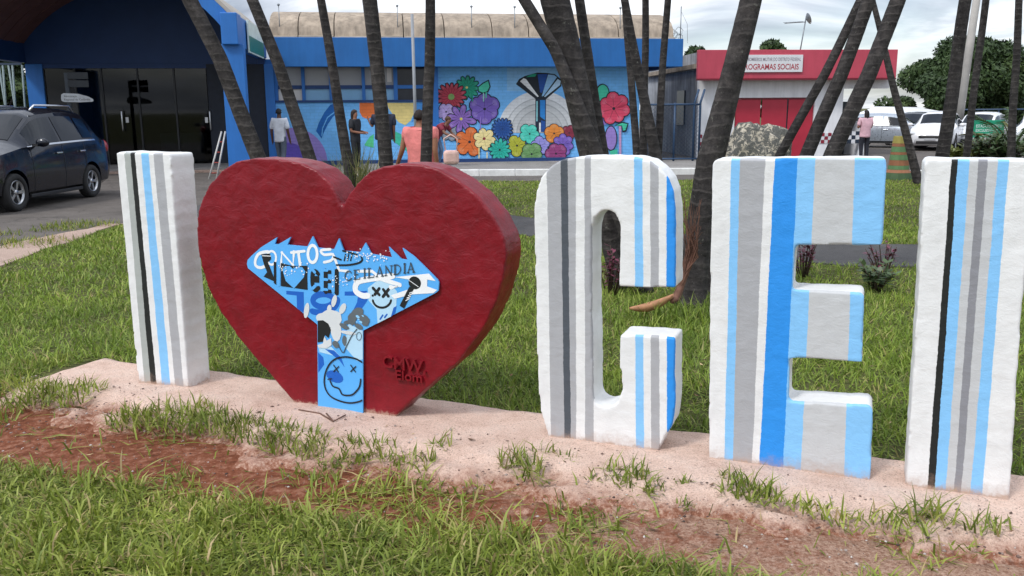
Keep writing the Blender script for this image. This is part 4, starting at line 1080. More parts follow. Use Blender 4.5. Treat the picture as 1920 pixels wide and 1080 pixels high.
# room behind the glass
IN = paint('hall_wall', (0.10, 0.10, 0.11), .9); INW = paint('hall_counter', (0.42, 0.42, 0.43), .6)
MB().box(ex0 - .3, ex1 + .3, 4.6, 4.75, G0, zh).build('hall_wall', IN, por)
MB().box(ex0 - .3, ex0 - .15, .22, 4.6, G0, zh).build('hall_wall', IN, por)
MB().box(ex1 + .15, ex1 + .3, .25, 4.6, G0, zh).build('hall_wall', IN, por)
MB().box(ex0 - .3, ex1 + .3, .2, 4.75, zh - .1, zh + .02).build('hall_ceiling', IN, por)
c0, c1 = fb_at(300, 250, 1.6), fb_at(386, 305, 1.6)
MB().box(c0[0], c1[0], 1.6, 2.1, G0 + .1, c0[1], bev=.01).build('counter', INW, por)
MB().box(ex0 - .2, xr + .2, -2.3, 0.0, G0, G0 + .11, bev=.015).build('entrance_step', PAVE, por)
MB().box(ex0 - .2, xr + .35, -2.75, -2.31, G0, G0 + .06, bev=.01).build('entrance_step', EARTH, por)
# plants seen through the lattice beside the portico
lat = empty('lattice_screen', FB.world(fb_at(-30, 200, .3)[0], .3, G0), FB.ang, 'pale lattice screen at the far left of the portico', 'screen')
w_ = fb_at(42, 200, .3)[0] - fb_at(-30, 200, .3)[0]; LATM = paint('pale_lattice', '#7a8a8c', .6)
for i in range(9): MB().tube([(i * w_ / 8, 0, 0), (i * w_ / 8 + .12 * (-1) ** i, 0, 3.0)], .03, 6).build('slat', LATM, lat)
for z_ in (1.75, 3.0): MB().box(-.1, w_ + .1, -.03, .03, z_, z_ + .06).build('rail', paint('dark_rail', '#2d3e52'), lat)

# green and white notice on the side of the edge beam
gn = empty('notice', FB.world(xr + .03, yf + 2.6, fb_at(480, 80, yf + 1)[1] + .18), FB.ang, 'green and white notice on the side of the blue portico beam', 'notice')
MB().box(0, .04, -1.3, 1.5, -.40, .40, bev=.005).build('board', paint('notice_white', '#cfe0dc', .4), gn)
MB().box(.041, .05, -1.25, 1.45, -.36, .02).build('green_field', paint('notice_green', '#0f6f5c', .4), gn)

# signpost before the glass
q = FB.uv(130, 200, -2.9); sgn = empty('direction_sign', FB.world(q[0], -2.9, G0), FB.ang, 'signpost with dark slats and one white rounded sign before the glass doors', 'sign')
SGD = paint('dark_sign_slat', '#262c33', .5); s0, s1 = FB.uv(118, 179, -2.9), FB.uv(179, 186, -2.9)
MB().box(-.05, .05, -.02, .04, 0, FB.uv(128, 132, -2.9)[1], bev=.008).build('post', paint('sign_post', '#39414a', .5), sgn)
for y_ in (137, 152): a_ = FB.uv(150, y_, -2.9)[1]; MB().box(.04, .55, -.05, -.02, a_ - .10, a_ + .08, bev=.01).build('slat', SGD, sgn)
w_ = s1[0] - s0[0]; zc0 = FB.uv(148, 179, -2.9)[1]
pts = [(-.16 + w_ * t_, zc0 + h_) for t_, h_ in ((0, -.02), (.02, .08), (.10, .12), (.55, .10), (.85, .03), (.98, -.03), (1, -.07), (.97, -.10), (.6, -.115), (.1, -.105), (.02, -.08))]
MB().prism(pts, -.075, -.05).build('slat', paint('white_sign_slat', '#c9cdd0', .5), sgn)
mb = MB(); to = lambda x, y: (x, -.0775, y); text_in(mb, 'Administração', -.08, -.16 + w_ * .5, zc0 + .005, zc0 + .065, to); text_in(mb, 'Regional de Ceilândia', -.08, -.16 + w_ * .9, zc0 - .085, zc0 - .02, to)
mb.build('lettering', paint('sign_black', '#22262a', .5, .1, 4, 0), sgn)
# ladder against the column
ld = empty('ladder', FB.world(pl0 - .22, yf + .1, G0), FB.ang, 'narrow white ladder leaning on the blue portico column', 'ladder')
LDW = paint('ladder_white', '#c7c5c2', .5)
for s_ in (-.09, .09): MB().tube([(s_ - .18, -.12, 0), (s_ * .5 + .12, .1, 1.15)], .022, 8).build('rail', LDW, ld)
for i in range(4): t_ = (i + .6) / 4.6; MB().tube([(-.09 * (1 - t_ * .5) - .18 + .3 * t_, -.12 + .22 * t_, 1.15 * t_), (.09 * (1 - t_ * .5) - .18 + .3 * t_, -.12 + .22 * t_, 1.15 * t_)], .014, 6).build('rung', paint('ladder_red', '#9c3b32', .5), ld)

# ------------------------------------------------------------------ red and white building on the right
FR = Frame((6.0, 30.0), R(4))
rb = lambda px, py, off=0.0: FR.uv(px, py, off)
red = empty('red_building', FR.o, FR.ang, 'low white building with red fascia, red door and chequered tiles', 'building')
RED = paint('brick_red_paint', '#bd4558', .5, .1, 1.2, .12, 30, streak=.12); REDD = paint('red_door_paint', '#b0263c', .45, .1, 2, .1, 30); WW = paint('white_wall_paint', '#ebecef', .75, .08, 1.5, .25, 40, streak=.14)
fx0, fx1 = rb(1309, 120, -.5)[0], rb(1682, 120, -.5)[0]; fz0, fz1 = rb(1500, 147, -.5)[1], rb(1500, 93, -.5)[1]
wl0, wl1, wl2 = rb(1309, 200)[0], rb(1580, 200)[0], rb(1628, 200)[0]
dl, dr, dz_ = rb(1378, 200)[0], rb(1527, 200)[0], rb(1450, 183)[1]
MB().box(wl0, dl, 0, .2, G0, fz0 + .3).build('wall', WW, red)
MB().box(dr, wl1, 0, .2, G0, fz0 + .3).build('wall', WW, red)
MB().box(dl, dr, 0.002, .2, dz_, fz0 + .3).build('wall', WW, red)
MB().box(wl1, rb(1668, 155)[0], 0.0, .2, rb(1600, 166)[1], fz0 + .3).build('lintel', WW, red)
MB().box(wl2 - .2, wl2, 0.1, 2.2, G0, G0 + 1.15).build('low_wall', WW, red)
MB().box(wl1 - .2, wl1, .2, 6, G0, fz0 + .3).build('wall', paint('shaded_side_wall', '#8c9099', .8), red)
MB().box(wl1, wl2, 1.2, 1.3, G0, rb(1600, 190)[1]).build('side_door', paint('dark_door', '#23303a', .5), red)
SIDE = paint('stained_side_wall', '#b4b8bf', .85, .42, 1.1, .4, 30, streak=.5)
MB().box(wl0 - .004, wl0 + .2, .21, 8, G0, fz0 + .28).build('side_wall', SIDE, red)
MB().box(fx0, fx1, -.5, -.3, fz0, fz1, bev=.012).build('fascia', RED, red)
MB().box(fx1 - .2, fx1, -.299, 5, fz0 + .002, fz1 - .003).build('fascia', RED, red)
MB().box(fx0 - .0, fx1, -.52, -.29, fz0 - .05, fz0 - .001).build('drip_edge', paint('dark_red_edge', '#6d1526', .5), red)
MB().box(fx0 + .02, fx1 - .21, -.29, 7.5, fz0 + .35, fz0 + .5).build('roof_slab', CONC, red)
MB().box(wl0 + .001, wl0 + .19, .22, 7.9, fz0 + .285, fz1 - .03).build('parapet', SIDE, red)
# door of panels
dw = (dr - dl)
for i in range(3):
    MB().box(dl + .04 + i * dw / 3, dl - .0 + (i + 1) * dw / 3 - .01, .06, .10, G0, dz_ - .05, bev=.01).build('door_leaf', REDD, red)
MB().box(dl, dr, .02, .11, dz_ - .048, dz_ - .002).build('door_frame', paint('dark_red_edge', '#6d1526'), red)
MB().lathe([(0, -.05), (.05, -.04), (.05, .0), (0, .0)], 12, M=Matrix.Translation((rb(1508, 201)[0], .06, rb(1508, 201)[1])) @ Matrix.Rotation(R(90), 4, 'X')).build('door_light', WW, red)
# chequered tiles
TW_, TR_, TK = paint('white_tile', '#d9dade', .3), paint('dark_red_tile', '#8b1f33', .3), paint('dark_blue_tile', '#1d2a3c', .3)
def tiles(px0, px1, py0, py1, dark, n):
    (a0, z1), (a1, z0) = rb(px0, py0, -.02), rb(px1, py1, -.02); st = (a1 - a0) / n; rows = 3
    for r_ in range(rows):
        for c_ in range(n):
            MB().box(a0 + c_ * st + .006, a0 + (c_ + 1) * st - .006, -.02, -.001, z1 - (r_ + 1) * st + .006, z1 - r_ * st - .006).build('tile', dark if (r_ + c_) % 2 == 0 else TW_, red)
tiles(1527, 1578, 249, 265, TR_, 8); tiles(1310, 1330, 252, 272, TR_, 3); tiles(1590, 1626, 246, 262, TK, 5)
# small window in the stained side wall
MB().box(wl0 - .06, wl0 - .006, 1.6, 2.6, 1.0, 2.2).build('window', paint('dark_window', '#2e3a48', .3), red)
# sign
(a0, z1), (a1, z0) = rb(1371, 103, -.53), rb(1504, 135, -.53)
sg = empty('wall_sign', FR.world(a0, -.52, z0), FR.ang, 'white wall sign with red capitals on the red fascia', 'sign')
MB().box(0, a1 - a0, -.03, .018, 0, z1 - z0, bev=.006).build('board', paint('sign_white', '#d6d7da', .5, .06, 3), sg)
to = lambda x, y: (x, -.032, y); W_, H_ = a1 - a0, z1 - z0; mb = MB(); text_in(mb, 'PROGRAMAS SOCIAIS', W_ * .15, W_ * .945, H_ * .14, H_ * .48, to, bold=.02); mb.build('lettering', paint('sign_red', '#a63a44', .5, .1, 4, 0), sg)
mb = MB(); text_in(mb, 'CORPO DE BOMBEIROS MILITAR DO DISTRITO FEDERAL', W_ * .04, W_ * .97, H_ * .64, H_ * .84, to, bold=.01); mb.build('lettering', paint('sign_grey', '#7d7480', .5, .1, 4, 0), sg)
# antenna on its roof
an = empty('antenna', FR.world(rb(1497, 92, 2)[0], 2, fz0 + .5), FR.ang, 'tilted television antenna on the roof of the red building', 'antenna')
ANM = paint('antenna_metal', '#7f8489', .4, .1, 4, 0, metal=.6); at = rb(1506, 30, 2)[1] - fz0 - .5
MB().tube([(0, 0, 0), (.22, 0, at)], .022, 6).build('mast', ANM, an)
MB().tube([(.22, 0, at - .2), (-.55, 0, at - .25)], .014, 6).build('boom', ANM, an)
for i in range(4): MB().tube([(-.5 + i * .17, -.25, at - .245 + i * .01), (-.5 + i * .17, .25, at - .2 + i * .01)], .009, 5).build('rod', ANM, an)
MB().lathe([(0, 0), (.1, .02), (.19, .07), (.2, .08)], 14, M=Matrix.Translation((.2, -.1, at - .12)) @ Matrix.Rotation(R(70), 4, 'Y')).build('dish', ANM, an)
# masts and wire on the blue building's roof end
am = empty('antenna', FB.world(bl(1276, 60, 1)[0], 1, zF1 - .2), FB.ang, 'thin mast with wire coils on the right end of the blue roof', 'antenna')
MB().tube([(0, 0, 0), (0, 0, 1.35)], .016, 6).build('mast', ANM, am)
mb = MB(); rw = random.Random(3)
for i in range(9): c_ = (-.05 - .09 * (i % 4), 0, .1 + .12 * i * .5); mb.tube([(c_[0] + .13 * math.cos(t_), rw.uniform(-.1, .1), c_[2] + .13 * math.sin(t_)) for t_ in np.linspace(0, 6.28, 9)], .008, 4)
mb.build('wire_coil', ANM, am); MB().tube([(0, 0, 1.2), (.22, 0, .8), (.25, 0, .2)], .006, 4).build('cable', ANM, am)
for i, (px, lb) in enumerate(((523, 'leftmost'), (745, 'second from the left'), (884, 'third from the left'), (965, 'fourth from the left'), (1163, 'fifth from the left'))):
    r_ = empty('roof_rod', FB.world(bl(px, 25, .6)[0], .6, zv0 + .4), FB.ang, 'thin wire rod on the edge of the concrete roof, ' + lb, 'rod', 'rods along the concrete roof')
    MB().tube([(0, 0, 0), (0, 0, .95)], .014, 5).build('post', ANM, r_); MB().lathe([(0, 0), (.04, .02), (.04, .06), (0, .08)], 8, M=Matrix.Translation((0, 0, .9))).build('insulator', ANM, r_)

# ------------------------------------------------------------------ fences, posts, stone, bollard
FNC = paint('dark_blue_fence', '#23405f', .5, .1, 4, 0)
fy = 27.6
fn = empty('mesh_fence', (Q(1212, 290, fy).x, fy, G0), 0, 'dark blue wire mesh fence between the two buildings', 'fence')
fw = Q(1311, 200, fy).x - Q(1212, 200, fy).x; fh = Q(1250, 196, fy).z - G0
for x_, top in ((0, 0), (fw * .52, 0), (fw - .18, 1), (fw, 1)):
    pts = [(x_, 0, 0), (x_, 0, fh + .05)] + ([(x_ + .12, 0, fh + .45)] if top else [])
    MB().tube(pts, .035, 8).build('post', FNC, fn)
for z_ in (.1, fh): MB().tube([(0, -.01, z_), (fw, -.01, z_)], .03, 8).build('rail', FNC, fn)
mb = MB()
for i in range(-18, 22):
    for s_ in (1, -1):
        x0, x1 = i * .12, i * .12 + s_ * (fh - .1)
        t0, t1 = 0.0, 1.0; dx = x1 - x0
        ts = sorted(((0 - x0) / dx, (fw - x0) / dx)); t0, t1 = max(0, ts[0]), min(1, ts[1])
        if t1 - t0 > .02: mb.tube([(x0 + dx * t0, .0, .1 + (fh - .1) * t0), (x0 + dx * t1, .0, .1 + (fh - .1) * t1)], .0035, 3, caps=False)
mesh = mb.build('wire_mesh', FNC, fn); mesh['kind'] = 'stuff'
fy2 = 42.0
f2 = empty('rail_fence', (Q(1785, 205, fy2).x, fy2, G0), 0, 'blue rail fence behind the parked cars on the right', 'fence')
fw2 = 11.0; fh2 = Q(1800, 205, fy2).z - G0
for i in range(6): MB().tube([(i * fw2 / 5, 0, 0), (i * fw2 / 5, 0, fh2)], .035, 8).build('post', FNC, f2)
for z_ in (fh2 - .02, fh2 * .5): MB().tube([(0, -.02, z_), (fw2, -.02, z_)], .035, 8).build('rail', FNC, f2)
# boulder
def stone_material():
    m = bpy.data.materials.new('lichen_stone'); t = NT(m)
    col = t.ramp(t.noise(3, 8, .65), [(0.3, (.33, .29, .22)), (0.7, (.55, .50, .41))])
    lich = t.ramp(t.noise(7.5, 8, .72, 1.0), [(0.43, 0.0), (0.50, .95)])
    t.base(t.mix(lich, col, t.ramp(t.noise(30, 4), [(.3, (.03, .032, .03)), (.7, (.10, .105, .10))])), .95, t.bump(t.noise(14, 8, .7), .7, .03)); return m
st = MB(); bm = bmesh.new(); bmesh.ops.create_icosphere(bm, subdivisions=4, radius=1)
sy = 21.0; s0, s1, s2 = Q(1358, 300, sy), Q(1486, 300, sy), Q(1440, 230, sy)
for v in bm.verts:
    n_ = v.co.normalized(); k = 1 + .10 * math.sin(n_.x * 5 + 1) * math.cos(n_.z * 4) + .06 * math.sin(n_.y * 9 + n_.x * 7) + .03 * math.sin(n_.x * 19 + n_.z * 23)
    sq = max(abs(n_.x), abs(n_.z)) ** .28
    x_, z_ = n_.x * k / sq, n_.z * k / sq
    v.co = Vector((x_ * (s1.x - s0.x) / 2 * (1 - .08 * z_), n_.y * k * .5, (z_ + .2) * (s2.z - G0) / 1.22))
st.bm(bm, 0, True); bo = st.build('boulder', stone_material(), None, ((s0.x + s1.x) / 2, sy, G0))
tag(bo, 'pale boulder blotched with dark lichen before the red door', 'boulder')
# striped bollard
bp = P(1683, 336); bo_ = empty('striped_bollard', bp, R(6), 'tapered bollard striped yellow, green and orange beside the letter E', 'bollard')
BC = {'y': paint('bollard_yellow', '#958a45', .7), 'o': paint('bollard_orange', '#8a5a3c', .7), 'g': paint('bollard_green', '#56794e', .7), 'd': paint('bollard_dark_green', '#46603f', .7)}
hB = Q(1683, 255, bp.y).z - G0; zz = 0.0
prof = [('d', .155), ('o', .07), ('g', .09), ('o', .12), ('g', .12), ('o', .06), ('g', .12), ('o', .07), ('y', .16)]
for i, (c_, f_) in enumerate(prof):
    z1_ = zz + f_ / sum(p[1] for p in prof) * hB
    w0, w1 = [.255 - .10 * (z_ / hB) + (.05 if z_ < hB * .23 else 0) for z_ in (zz, zz + .001 + (z1_ - zz) * .98)]
    if i == 0: w1 = w0 - .015
    nS = 12; MB().lathe([(0, zz), (w0, zz), (w1, z1_ - .003), (0, z1_ - .003)], nS, smooth=False).build('band', BC[c_], bo_); zz = z1_
# poles
PL = paint('pole_grey', '#8d9197', .5, .15, 4, .1)
py_ = 20.3; a_, b_ = Q(779, 300, py_), Q(772.5, 26, py_)
pole = empty('flag_pole', (a_.x + .03, py_, G0 + .0), 0, 'thin grey metal pole before the window band', 'pole')
MB().tube([(0, 0, 0), (b_.x - a_.x - .03, 0, b_.z - G0)], [.04, .032], 10).build('shaft', PL, pole); MB().lathe([(.09, 0), (.09, .03), (.04, .05)], 10).build('foot', PL, pole)
ly = 38.0; a_, b_ = Q(1799, 215, ly), Q(1831, 0, ly); k_ = (b_.x - a_.x) / (b_.z - a_.z)
lamp = empty('concrete_pole', (a_.x - k_ * (a_.z - G0), ly, G0), 0, 'tall leaning pale concrete pole before the large tree', 'pole')
MB().tube([(0, 0, 0), (k_ * 9, 0, 9)], [.19, .13], 12).build('shaft', paint('pole_concrete', (.42, .40, .37), .9, .2, 2, .3), lamp)
MB().tube([(k_ * 8.6, -.5, 8.7), (k_ * 8.6, .5, 8.7)], .05, 8).build('cross_arm', PL, lamp)
# green notice board
gy = 27.0; a_, b_ = Q(1823, 258, gy), Q(1882, 225, gy)
gb = empty('green_sign', (a_.x, gy, G0), R(-4), 'green sign board with white lines of writing among the shrubs', 'sign')
MB().box(0, b_.x - a_.x, -.02, .02, a_.z - G0, b_.z - G0, bev=.006).build('board', paint('sign_green', '#0f8f6c', .45), gb)
for x_ in (.1, b_.x - a_.x - .1): MB().tube([(x_, .05, 0), (x_, .05, a_.z - G0 + .3)], .03, 8).build('post', PL, gb)
h_ = b_.z - a_.z; W_ = b_.x - a_.x; to = lambda x, y: (x, -.0225, y + a_.z - G0); mb = MB()
for t_, w0, w1, r_ in (('ESTACIONAMENTO', .08, .92, .58), ('EXCLUSIVO DA', .08, .80, .33), ('ADMINISTRAÇÃO', .08, .92, .08)): text_in(mb, t_, W_ * w0, W_ * w1, h_ * r_, h_ * (r_ + .17), to, bold=.01)
mb.build('lettering', paint('sign_white_ink', '#d9e6e2', .5, .05, 4, 0), gb)

# ------------------------------------------------------------------ palms
def bark_material():
    m = bpy.data.materials.new('palm_bark'); t = NT(m); X, Y, Z_ = t.sep(t.tc.outputs['Object'])
    c = t.ramp(t.noise(9, 8, .7), [(0.28, (.015, .0135, .014)), (0.5, (.037, .033, .0325)), (0.72, (.083, .073, .069))])
    c = t.mix(1.0, c, t.ramp(t.noise(1.6, 5, .6, sc3=(3, 3, 1)), [(.3, .6), (.7, 1.45)]), 'MULTIPLY')
    wv = t.math('SINE', t.math('MULTIPLY_ADD', Z_, 62.0, t.math('MULTIPLY', t.noise(3, 4, .6), 9.0)))
    c = t.mix(t.math('MULTIPLY', t.ramp(wv, [(.74, 0.0), (.98, .5)]), t.ramp(t.noise(2.3, 4, .6), [(.38, .1), (.62, 1.0)])), c, (.13, .117, .11))
    lich = t.ramp(t.noise(20, 7, .75, .4), [(.60, 0.0), (.68, .7)])
    c = t.mix(lich, c, (.22, .22, .19))
    t.base(c, .92, t.bump(wv, .28, .007, t.bump(t.noise(45, 6, .75), .7, .02)), Specular_IOR_Level=.3); return m
BARK = bark_material()
FROND = paint('palm_frond', (0.055, 0.105, 0.03), .5, .3, 3, 0)
def frond(L, droop, nl=16, lw=.045, ll=.55):
    mb = MB(); pts = [Vector((L * t_, 0, L * (.55 * t_ - droop * t_ * t_))) for t_ in np.linspace(0, 1, 9)]
    mb.tube(pts, [.03 * (1 - .85 * i / 8) for i in range(9)], 5)
    for i in range(nl):
        t_ = .15 + .85 * i / nl; p = Vector((L * t_, 0, L * (.55 * t_ - droop * t_ * t_))); l_ = ll * (1 - .6 * abs(t_ - .45)) * L / 2.2
        for s_ in (-1, 1):
            d_ = Vector((.55, s_ * .75, -.25)).normalized() * l_; w_ = Vector((lw, 0, 0)) * L / 2.2
            mb.add([p - w_ / 2, p + w_ / 2, p + d_ * .6 + w_ * .4 + Vector((0, 0, -.05 * l_)), p + d_ + Vector((0, 0, -.35 * l_)), p + d_ * .6 - w_ * .4 + Vector((0, 0, -.05 * l_))], [(0, 1, 2, 3, 4)])
    return mb
def crown_mesh():
    mb = MB()
    for i in range(11):
        f_ = frond(2.2, .55 + .35 * (i % 3) / 2); Mz = Matrix.Rotation(i * 2.399, 4, 'Z')
        mb.add([Mz @ Vector(v) for v in f_.v], f_.f, 0)
    return mb
CROWN = crown_mesh().build('crown', FROND); CROWN_ME = CROWN.data; bpy.data.objects.remove(CROWN)
def palm(pts, Y, w, label, top=8.5):
    """trunk through places of the photograph at the distance Y; w: its width there in pixels, first (top) and last"""
    p = [Q(a, b, Y) for a, b in pts]; ppm = FPX / Y
    slope = (p[-1] - p[-2]); base = p[-1] + slope * ((G0 - .03 - p[-1].z) / slope.z)
    up = (p[0] - p[1]); tp = p[0] + up * ((top - p[0].z) / up.z)
    # ease the lean above the picture
    chain = [base] + p[::-1] + [Vector((p[0].x + (tp.x - p[0].x) * .85, Y + .1, top))]
    zs_ = np.array([c_.z for c_ in chain]); xs_ = np.array([c_.x for c_ in chain]); o_ = np.argsort(zs_); zs_, xs_ = zs_[o_], xs_[o_]
    t_ = empty('palm_tree', (base.x, Y, G0), 0, label, 'palm tree', 'palms around the letters')
    w0, w1 = w[1] / ppm / 2, w[0] / ppm / 2; ca = math.cos(math.atan2(abs(p[0].x - p[-1].x), abs(p[0].z - p[-1].z)))
    w0, w1 = w0 * ca, w1 * ca
    rr = random.Random(int(pts[0][0])); n_ = int((top - G0) / .045); pp, rad = [], []
    ph = rr.uniform(0, 6)
    for i in range(n_ + 1):
        z_ = G0 - .03 + (top - G0 + .03) * i / n_
        f_ = min(1, max(0, (z_ - p[-1].z) / max(.1, p[0].z - p[-1].z)))
        x_ = np.interp(z_, zs_, xs_) + .006 * math.sin(z_ * 3 + ph)
        flare = .25 * w0 * math.exp(-(z_ - G0) / .18)
        ring = .006 * (1 if i % 3 == 0 else -.4) + rr.uniform(-.012, .012)
        pp.append((x_ - base.x, .02 * math.sin(z_ * 1.3 + ph), z_ - G0)); rad.append((w0 + (w1 - w0) * f_ + flare) * (1 + ring))
    MB().tube(pp, rad, 14).build('trunk', BARK, t_)
    c_ = bpy.data.objects.new('crown', CROWN_ME); C.objects.link(c_); c_.parent = t_; c_.location = pp[-1]; c_.rotation_euler = (0, 0, ph); c_.scale = (.55, .55, .55)
    return t_
palm([(357, 0), (412, 110), (482, 290)], 10.5, (28, 31), 'palm trunk blotched with pale lichen leaning across the blue portico column')
palm([(472, 0), (522, 120), (578, 292)], 10.8, (21, 25), 'palm trunk leaning beside the man in the white shirt')
palm([(603, 0), (627, 150), (655, 320)], 13.0, (15, 21), 'slender palm trunk left of the woman in black')
palm([(692, 0), (707, 120), (724, 305)], 11.5, (27, 25), 'stout palm trunk hiding the man in dark uniform')
palm([(806, 0), (806, 120), (798, 300)], 11.5, (18, 22), 'straight upright palm trunk before the woman in the coral top')
palm([(984, 0), (1042, 92), (1083, 194), (1118, 290)], 7.8, (22, 27), 'curved palm trunk crossing the left side of the thickest trunk')
palm([(1040, 0), (1066, 110), (1112, 300)], 8.0, (54, 46), 'thickest palm trunk, before the painted water tower')
palm([(1086, 0), (1104, 110), (1131, 290)], 8.5, (18, 21), 'thin palm trunk right beside the thickest one')
palm([(1171, 0), (1193, 110), (1228, 290)], 12.0, (14, 22), 'palm trunk leaning before the right end of the mural')
palm([(1176, 60), (1184, 140), (1193, 290)], 13.5, (13, 14), 'dark thin trunk at the right edge of the flower mural')
palm([(1210, 0), (1209, 130), (1207, 280)], 12.6, (12, 14), 'slim upright palm trunk tied with a pale band before the blue fascia end')
palm([(1252, 0), (1244, 120), (1233, 290)], 12.2, (12, 14), 'slim palm trunk leaning left before the blue fence')
palm([(1408, 0), (1371, 140), (1328, 300), (1298, 540)], 7.2, (38, 52), 'big dark palm trunk standing between the letters C and E')
palm([(1417, 0), (1381, 140), (1347, 300), (1328, 480)], 7.6, (20, 28), 'second trunk growing along the right side of the big dark palm')
palm([(1614, 0), (1545, 140), (1464, 290)], 13.0, (18, 19), 'thinner leaning trunk, left of the three before the red building')
palm([(1628, 0), (1577, 140), (1514, 290)], 12.4, (25, 27), 'middle one of three trunks leaning right before the red building')
palm([(1683, 0), (1631, 140), (1560, 290)], 11.8, (29, 32), 'stout trunk leaning right before the open corner of the red building')
palm([(1636, 0), (1668, 130), (1720, 335)], 19.0, (10, 17), 'thin trunk leaning left, crossing behind the others, beside the bollard')
palm([(1811, 0), (1790, 140), (1766, 290)], 13.0, (21, 24), 'grey palm trunk before the parked white cars')
palm([(1848, 0), (1832, 140), (1812, 290)], 15.0, (12, 13), 'slim dark palm trunk left of the green sign')
palm([(1910, 0), (1900, 220), (1896, 300)], 17.0, (12, 14), 'slim palm trunk at the right edge of the photo')
# dry frond sheath at the foot of the big palm
SH = paint('dry_sheath', (0.46, 0.23, 0.12), .7, .35, 14, .4, 60)
sh = MB(); c0, c1 = P(1180, 588, LAWN + .05), P(1262, 575, LAWN + .12); n_ = 12
vs, fs = [], []
for i in range(n_ + 1):
    t_ = i / n_; c_ = c0.lerp(c1, t_) + Vector((0, 0, .05 * t_ * t_)); w_ = .07 * math.sin(math.pi * min(1, .04 + t_ * .86)) ** .8
    for j in range(7): a_ = math.pi * (j / 6) + math.pi; vs.append(c_ + Vector((.2 * w_ * math.cos(a_), .6 * w_ * math.cos(a_), w_ * math.sin(a_) + .05)))
for i in range(n_):
    for j in range(6): fs.append((i * 7 + j, i * 7 + j + 1, (i + 1) * 7 + j + 1, (i + 1) * 7 + j))
dry = empty('dry_frond', P(1230, 585), 0, 'dry orange palm frond sheath fallen at the foot of the big palm', 'dry frond')
sh.add(vs, fs, 0, True); o_ = sh.build('sheath', SH, None); o_.data.transform(Matrix.Translation(-dry.location)); o_.parent = dry
sol = o_.modifiers.new('t', 'SOLIDIFY'); sol.thickness = .006; bake(o_)
mb = MB(); rr = random.Random(4); k0 = Q(1268, 560, 6.75); k1 = Q(1300, 470, 6.75)
for i in range(46):
    e_ = Q(rr.uniform(1272, 1318), rr.uniform(365, 470), 6.75 + rr.uniform(-.1, .1)); md = k0.lerp(k1, .5) + Vector((rr.uniform(-.03, .03), rr.uniform(-.03, .03), 0))
    mb.tube([k0, md, k1 + Vector((rr.uniform(-.05, .04), rr.uniform(-.05, .05), rr.uniform(-.05, .05))), e_], [.012, .008, .004, .0015], 4, caps=False)
mb.tube([c1 + Vector((0, 0, .05)), k0, k0.lerp(k1, .6), k1], [.03, .035, .025, .008], 6)
o_ = mb.build('fibre_stalk', paint('dry_fibre', (.16, .075, .05), .9, .4, 20, .2), None); o_.data.transform(Matrix.Translation(-dry.location)); o_.parent = dry
# low plants
def leafy(name, base, h, n, leaf, col, label, cat, group=None, seed=1, spread=.5):
    t_ = empty(name, base, 0, label, cat, group); r_ = random.Random(seed); st_, lv = MB(), MB()
    for i in range(n):
        a_ = r_.uniform(0, 6.28); rr_ = r_.uniform(0, spread) * h; hh = h * r_.uniform(.55, 1.05); tip = Vector((math.cos(a_) * rr_, math.sin(a_) * rr_, hh))
        st_.tube([(tip.x * .2, tip.y * .2, -.02), tuple(tip * .6), tuple(tip)], [.008, .006, .003], 4)
        for j in range(12):
            t2 = r_.uniform(.35, 1.0); c_ = tip * t2; d_ = Vector((r_.gauss(0, 1), r_.gauss(0, 1), r_.uniform(-.2, .8))).normalized() * leaf * r_.uniform(.7, 1.2); s_ = d_.cross(Vector((0, 0, 1))).normalized() * leaf * .28
            lv.add([c_, c_ + d_ * .5 + s_, c_ + d_, c_ + d_ * .5 - s_], [(0, 1, 2, 3)])
    st_.build('stem', paint('plant_stem', (.07, .045, .03), .8), t_); lv.build('leaves', col, t_)
    return t_
PUR = paint('purple_leaf', (.15, .035, .065), .5, .4, 9, 0); GRN = paint('shrub_leaf', (.055, .095, .03), .5, .4, 5, 0); YGR = paint('yellow_green_leaf', (.14, .16, .04), .5, .4, 5, 0)
leafy('purple_plant', P(1145, 552), .45, 12, .06, PUR, 'dark purple leafed plant seen through the opening of the letter C', 'plant', 'purple plants', 3)
leafy('purple_plant', P(1506, 520), .42, 11, .06, PUR, 'dark purple leafed plant behind the upper gap of the letter E', 'plant', 'purple plants', 4)
leafy('purple_plant', P(1656, 528), .42, 12, .06, PUR, 'dark purple leafed plant between the letter E and the last I', 'plant', 'purple plants', 5)
leafy('shrub', P(1640, 545), .25, 16, .09, GRN, 'low dark green weed below the purple plant beside the last I', 'shrub', None, 6, 1.2)
for i, (px, py, h_, c_, lb) in enumerate(((1855, 322, .95, GRN, 'dark green shrub under the green sign'), (1888, 326, .8, GRN, 'green shrub right of the one under the green sign'), (1835, 318, .75, YGR, 'yellowish shrub at the left of the green sign'), (1795, 322, .55, YGR, 'small yellow green shrub between two palm trunks'))):
    leafy('shrub', P(px, py), h_, 60, .2, c_, lb, 'shrub', 'shrubs by the green sign', 10 + i, .75)
t_ = empty('young_palm', P(1893, 322), 0, 'young palm with arching feathery fronds over the green sign', 'palm')
for i in range(10):
    f_ = frond(1.5, .75 if i % 2 else .45, 22, .03, .42); o_ = f_.build('frond', FROND if i % 3 else paint('yellow_frond', (.13, .13, .035), .5, .3), t_); o_.rotation_euler = (0, R(-32 - 10 * (i % 3)), i * .66); o_.location = (0, 0, .35)
MB().tube([(0, 0, -.02), (0, 0, .4)], [.09, .06], 8).build('trunk', BARK, t_)
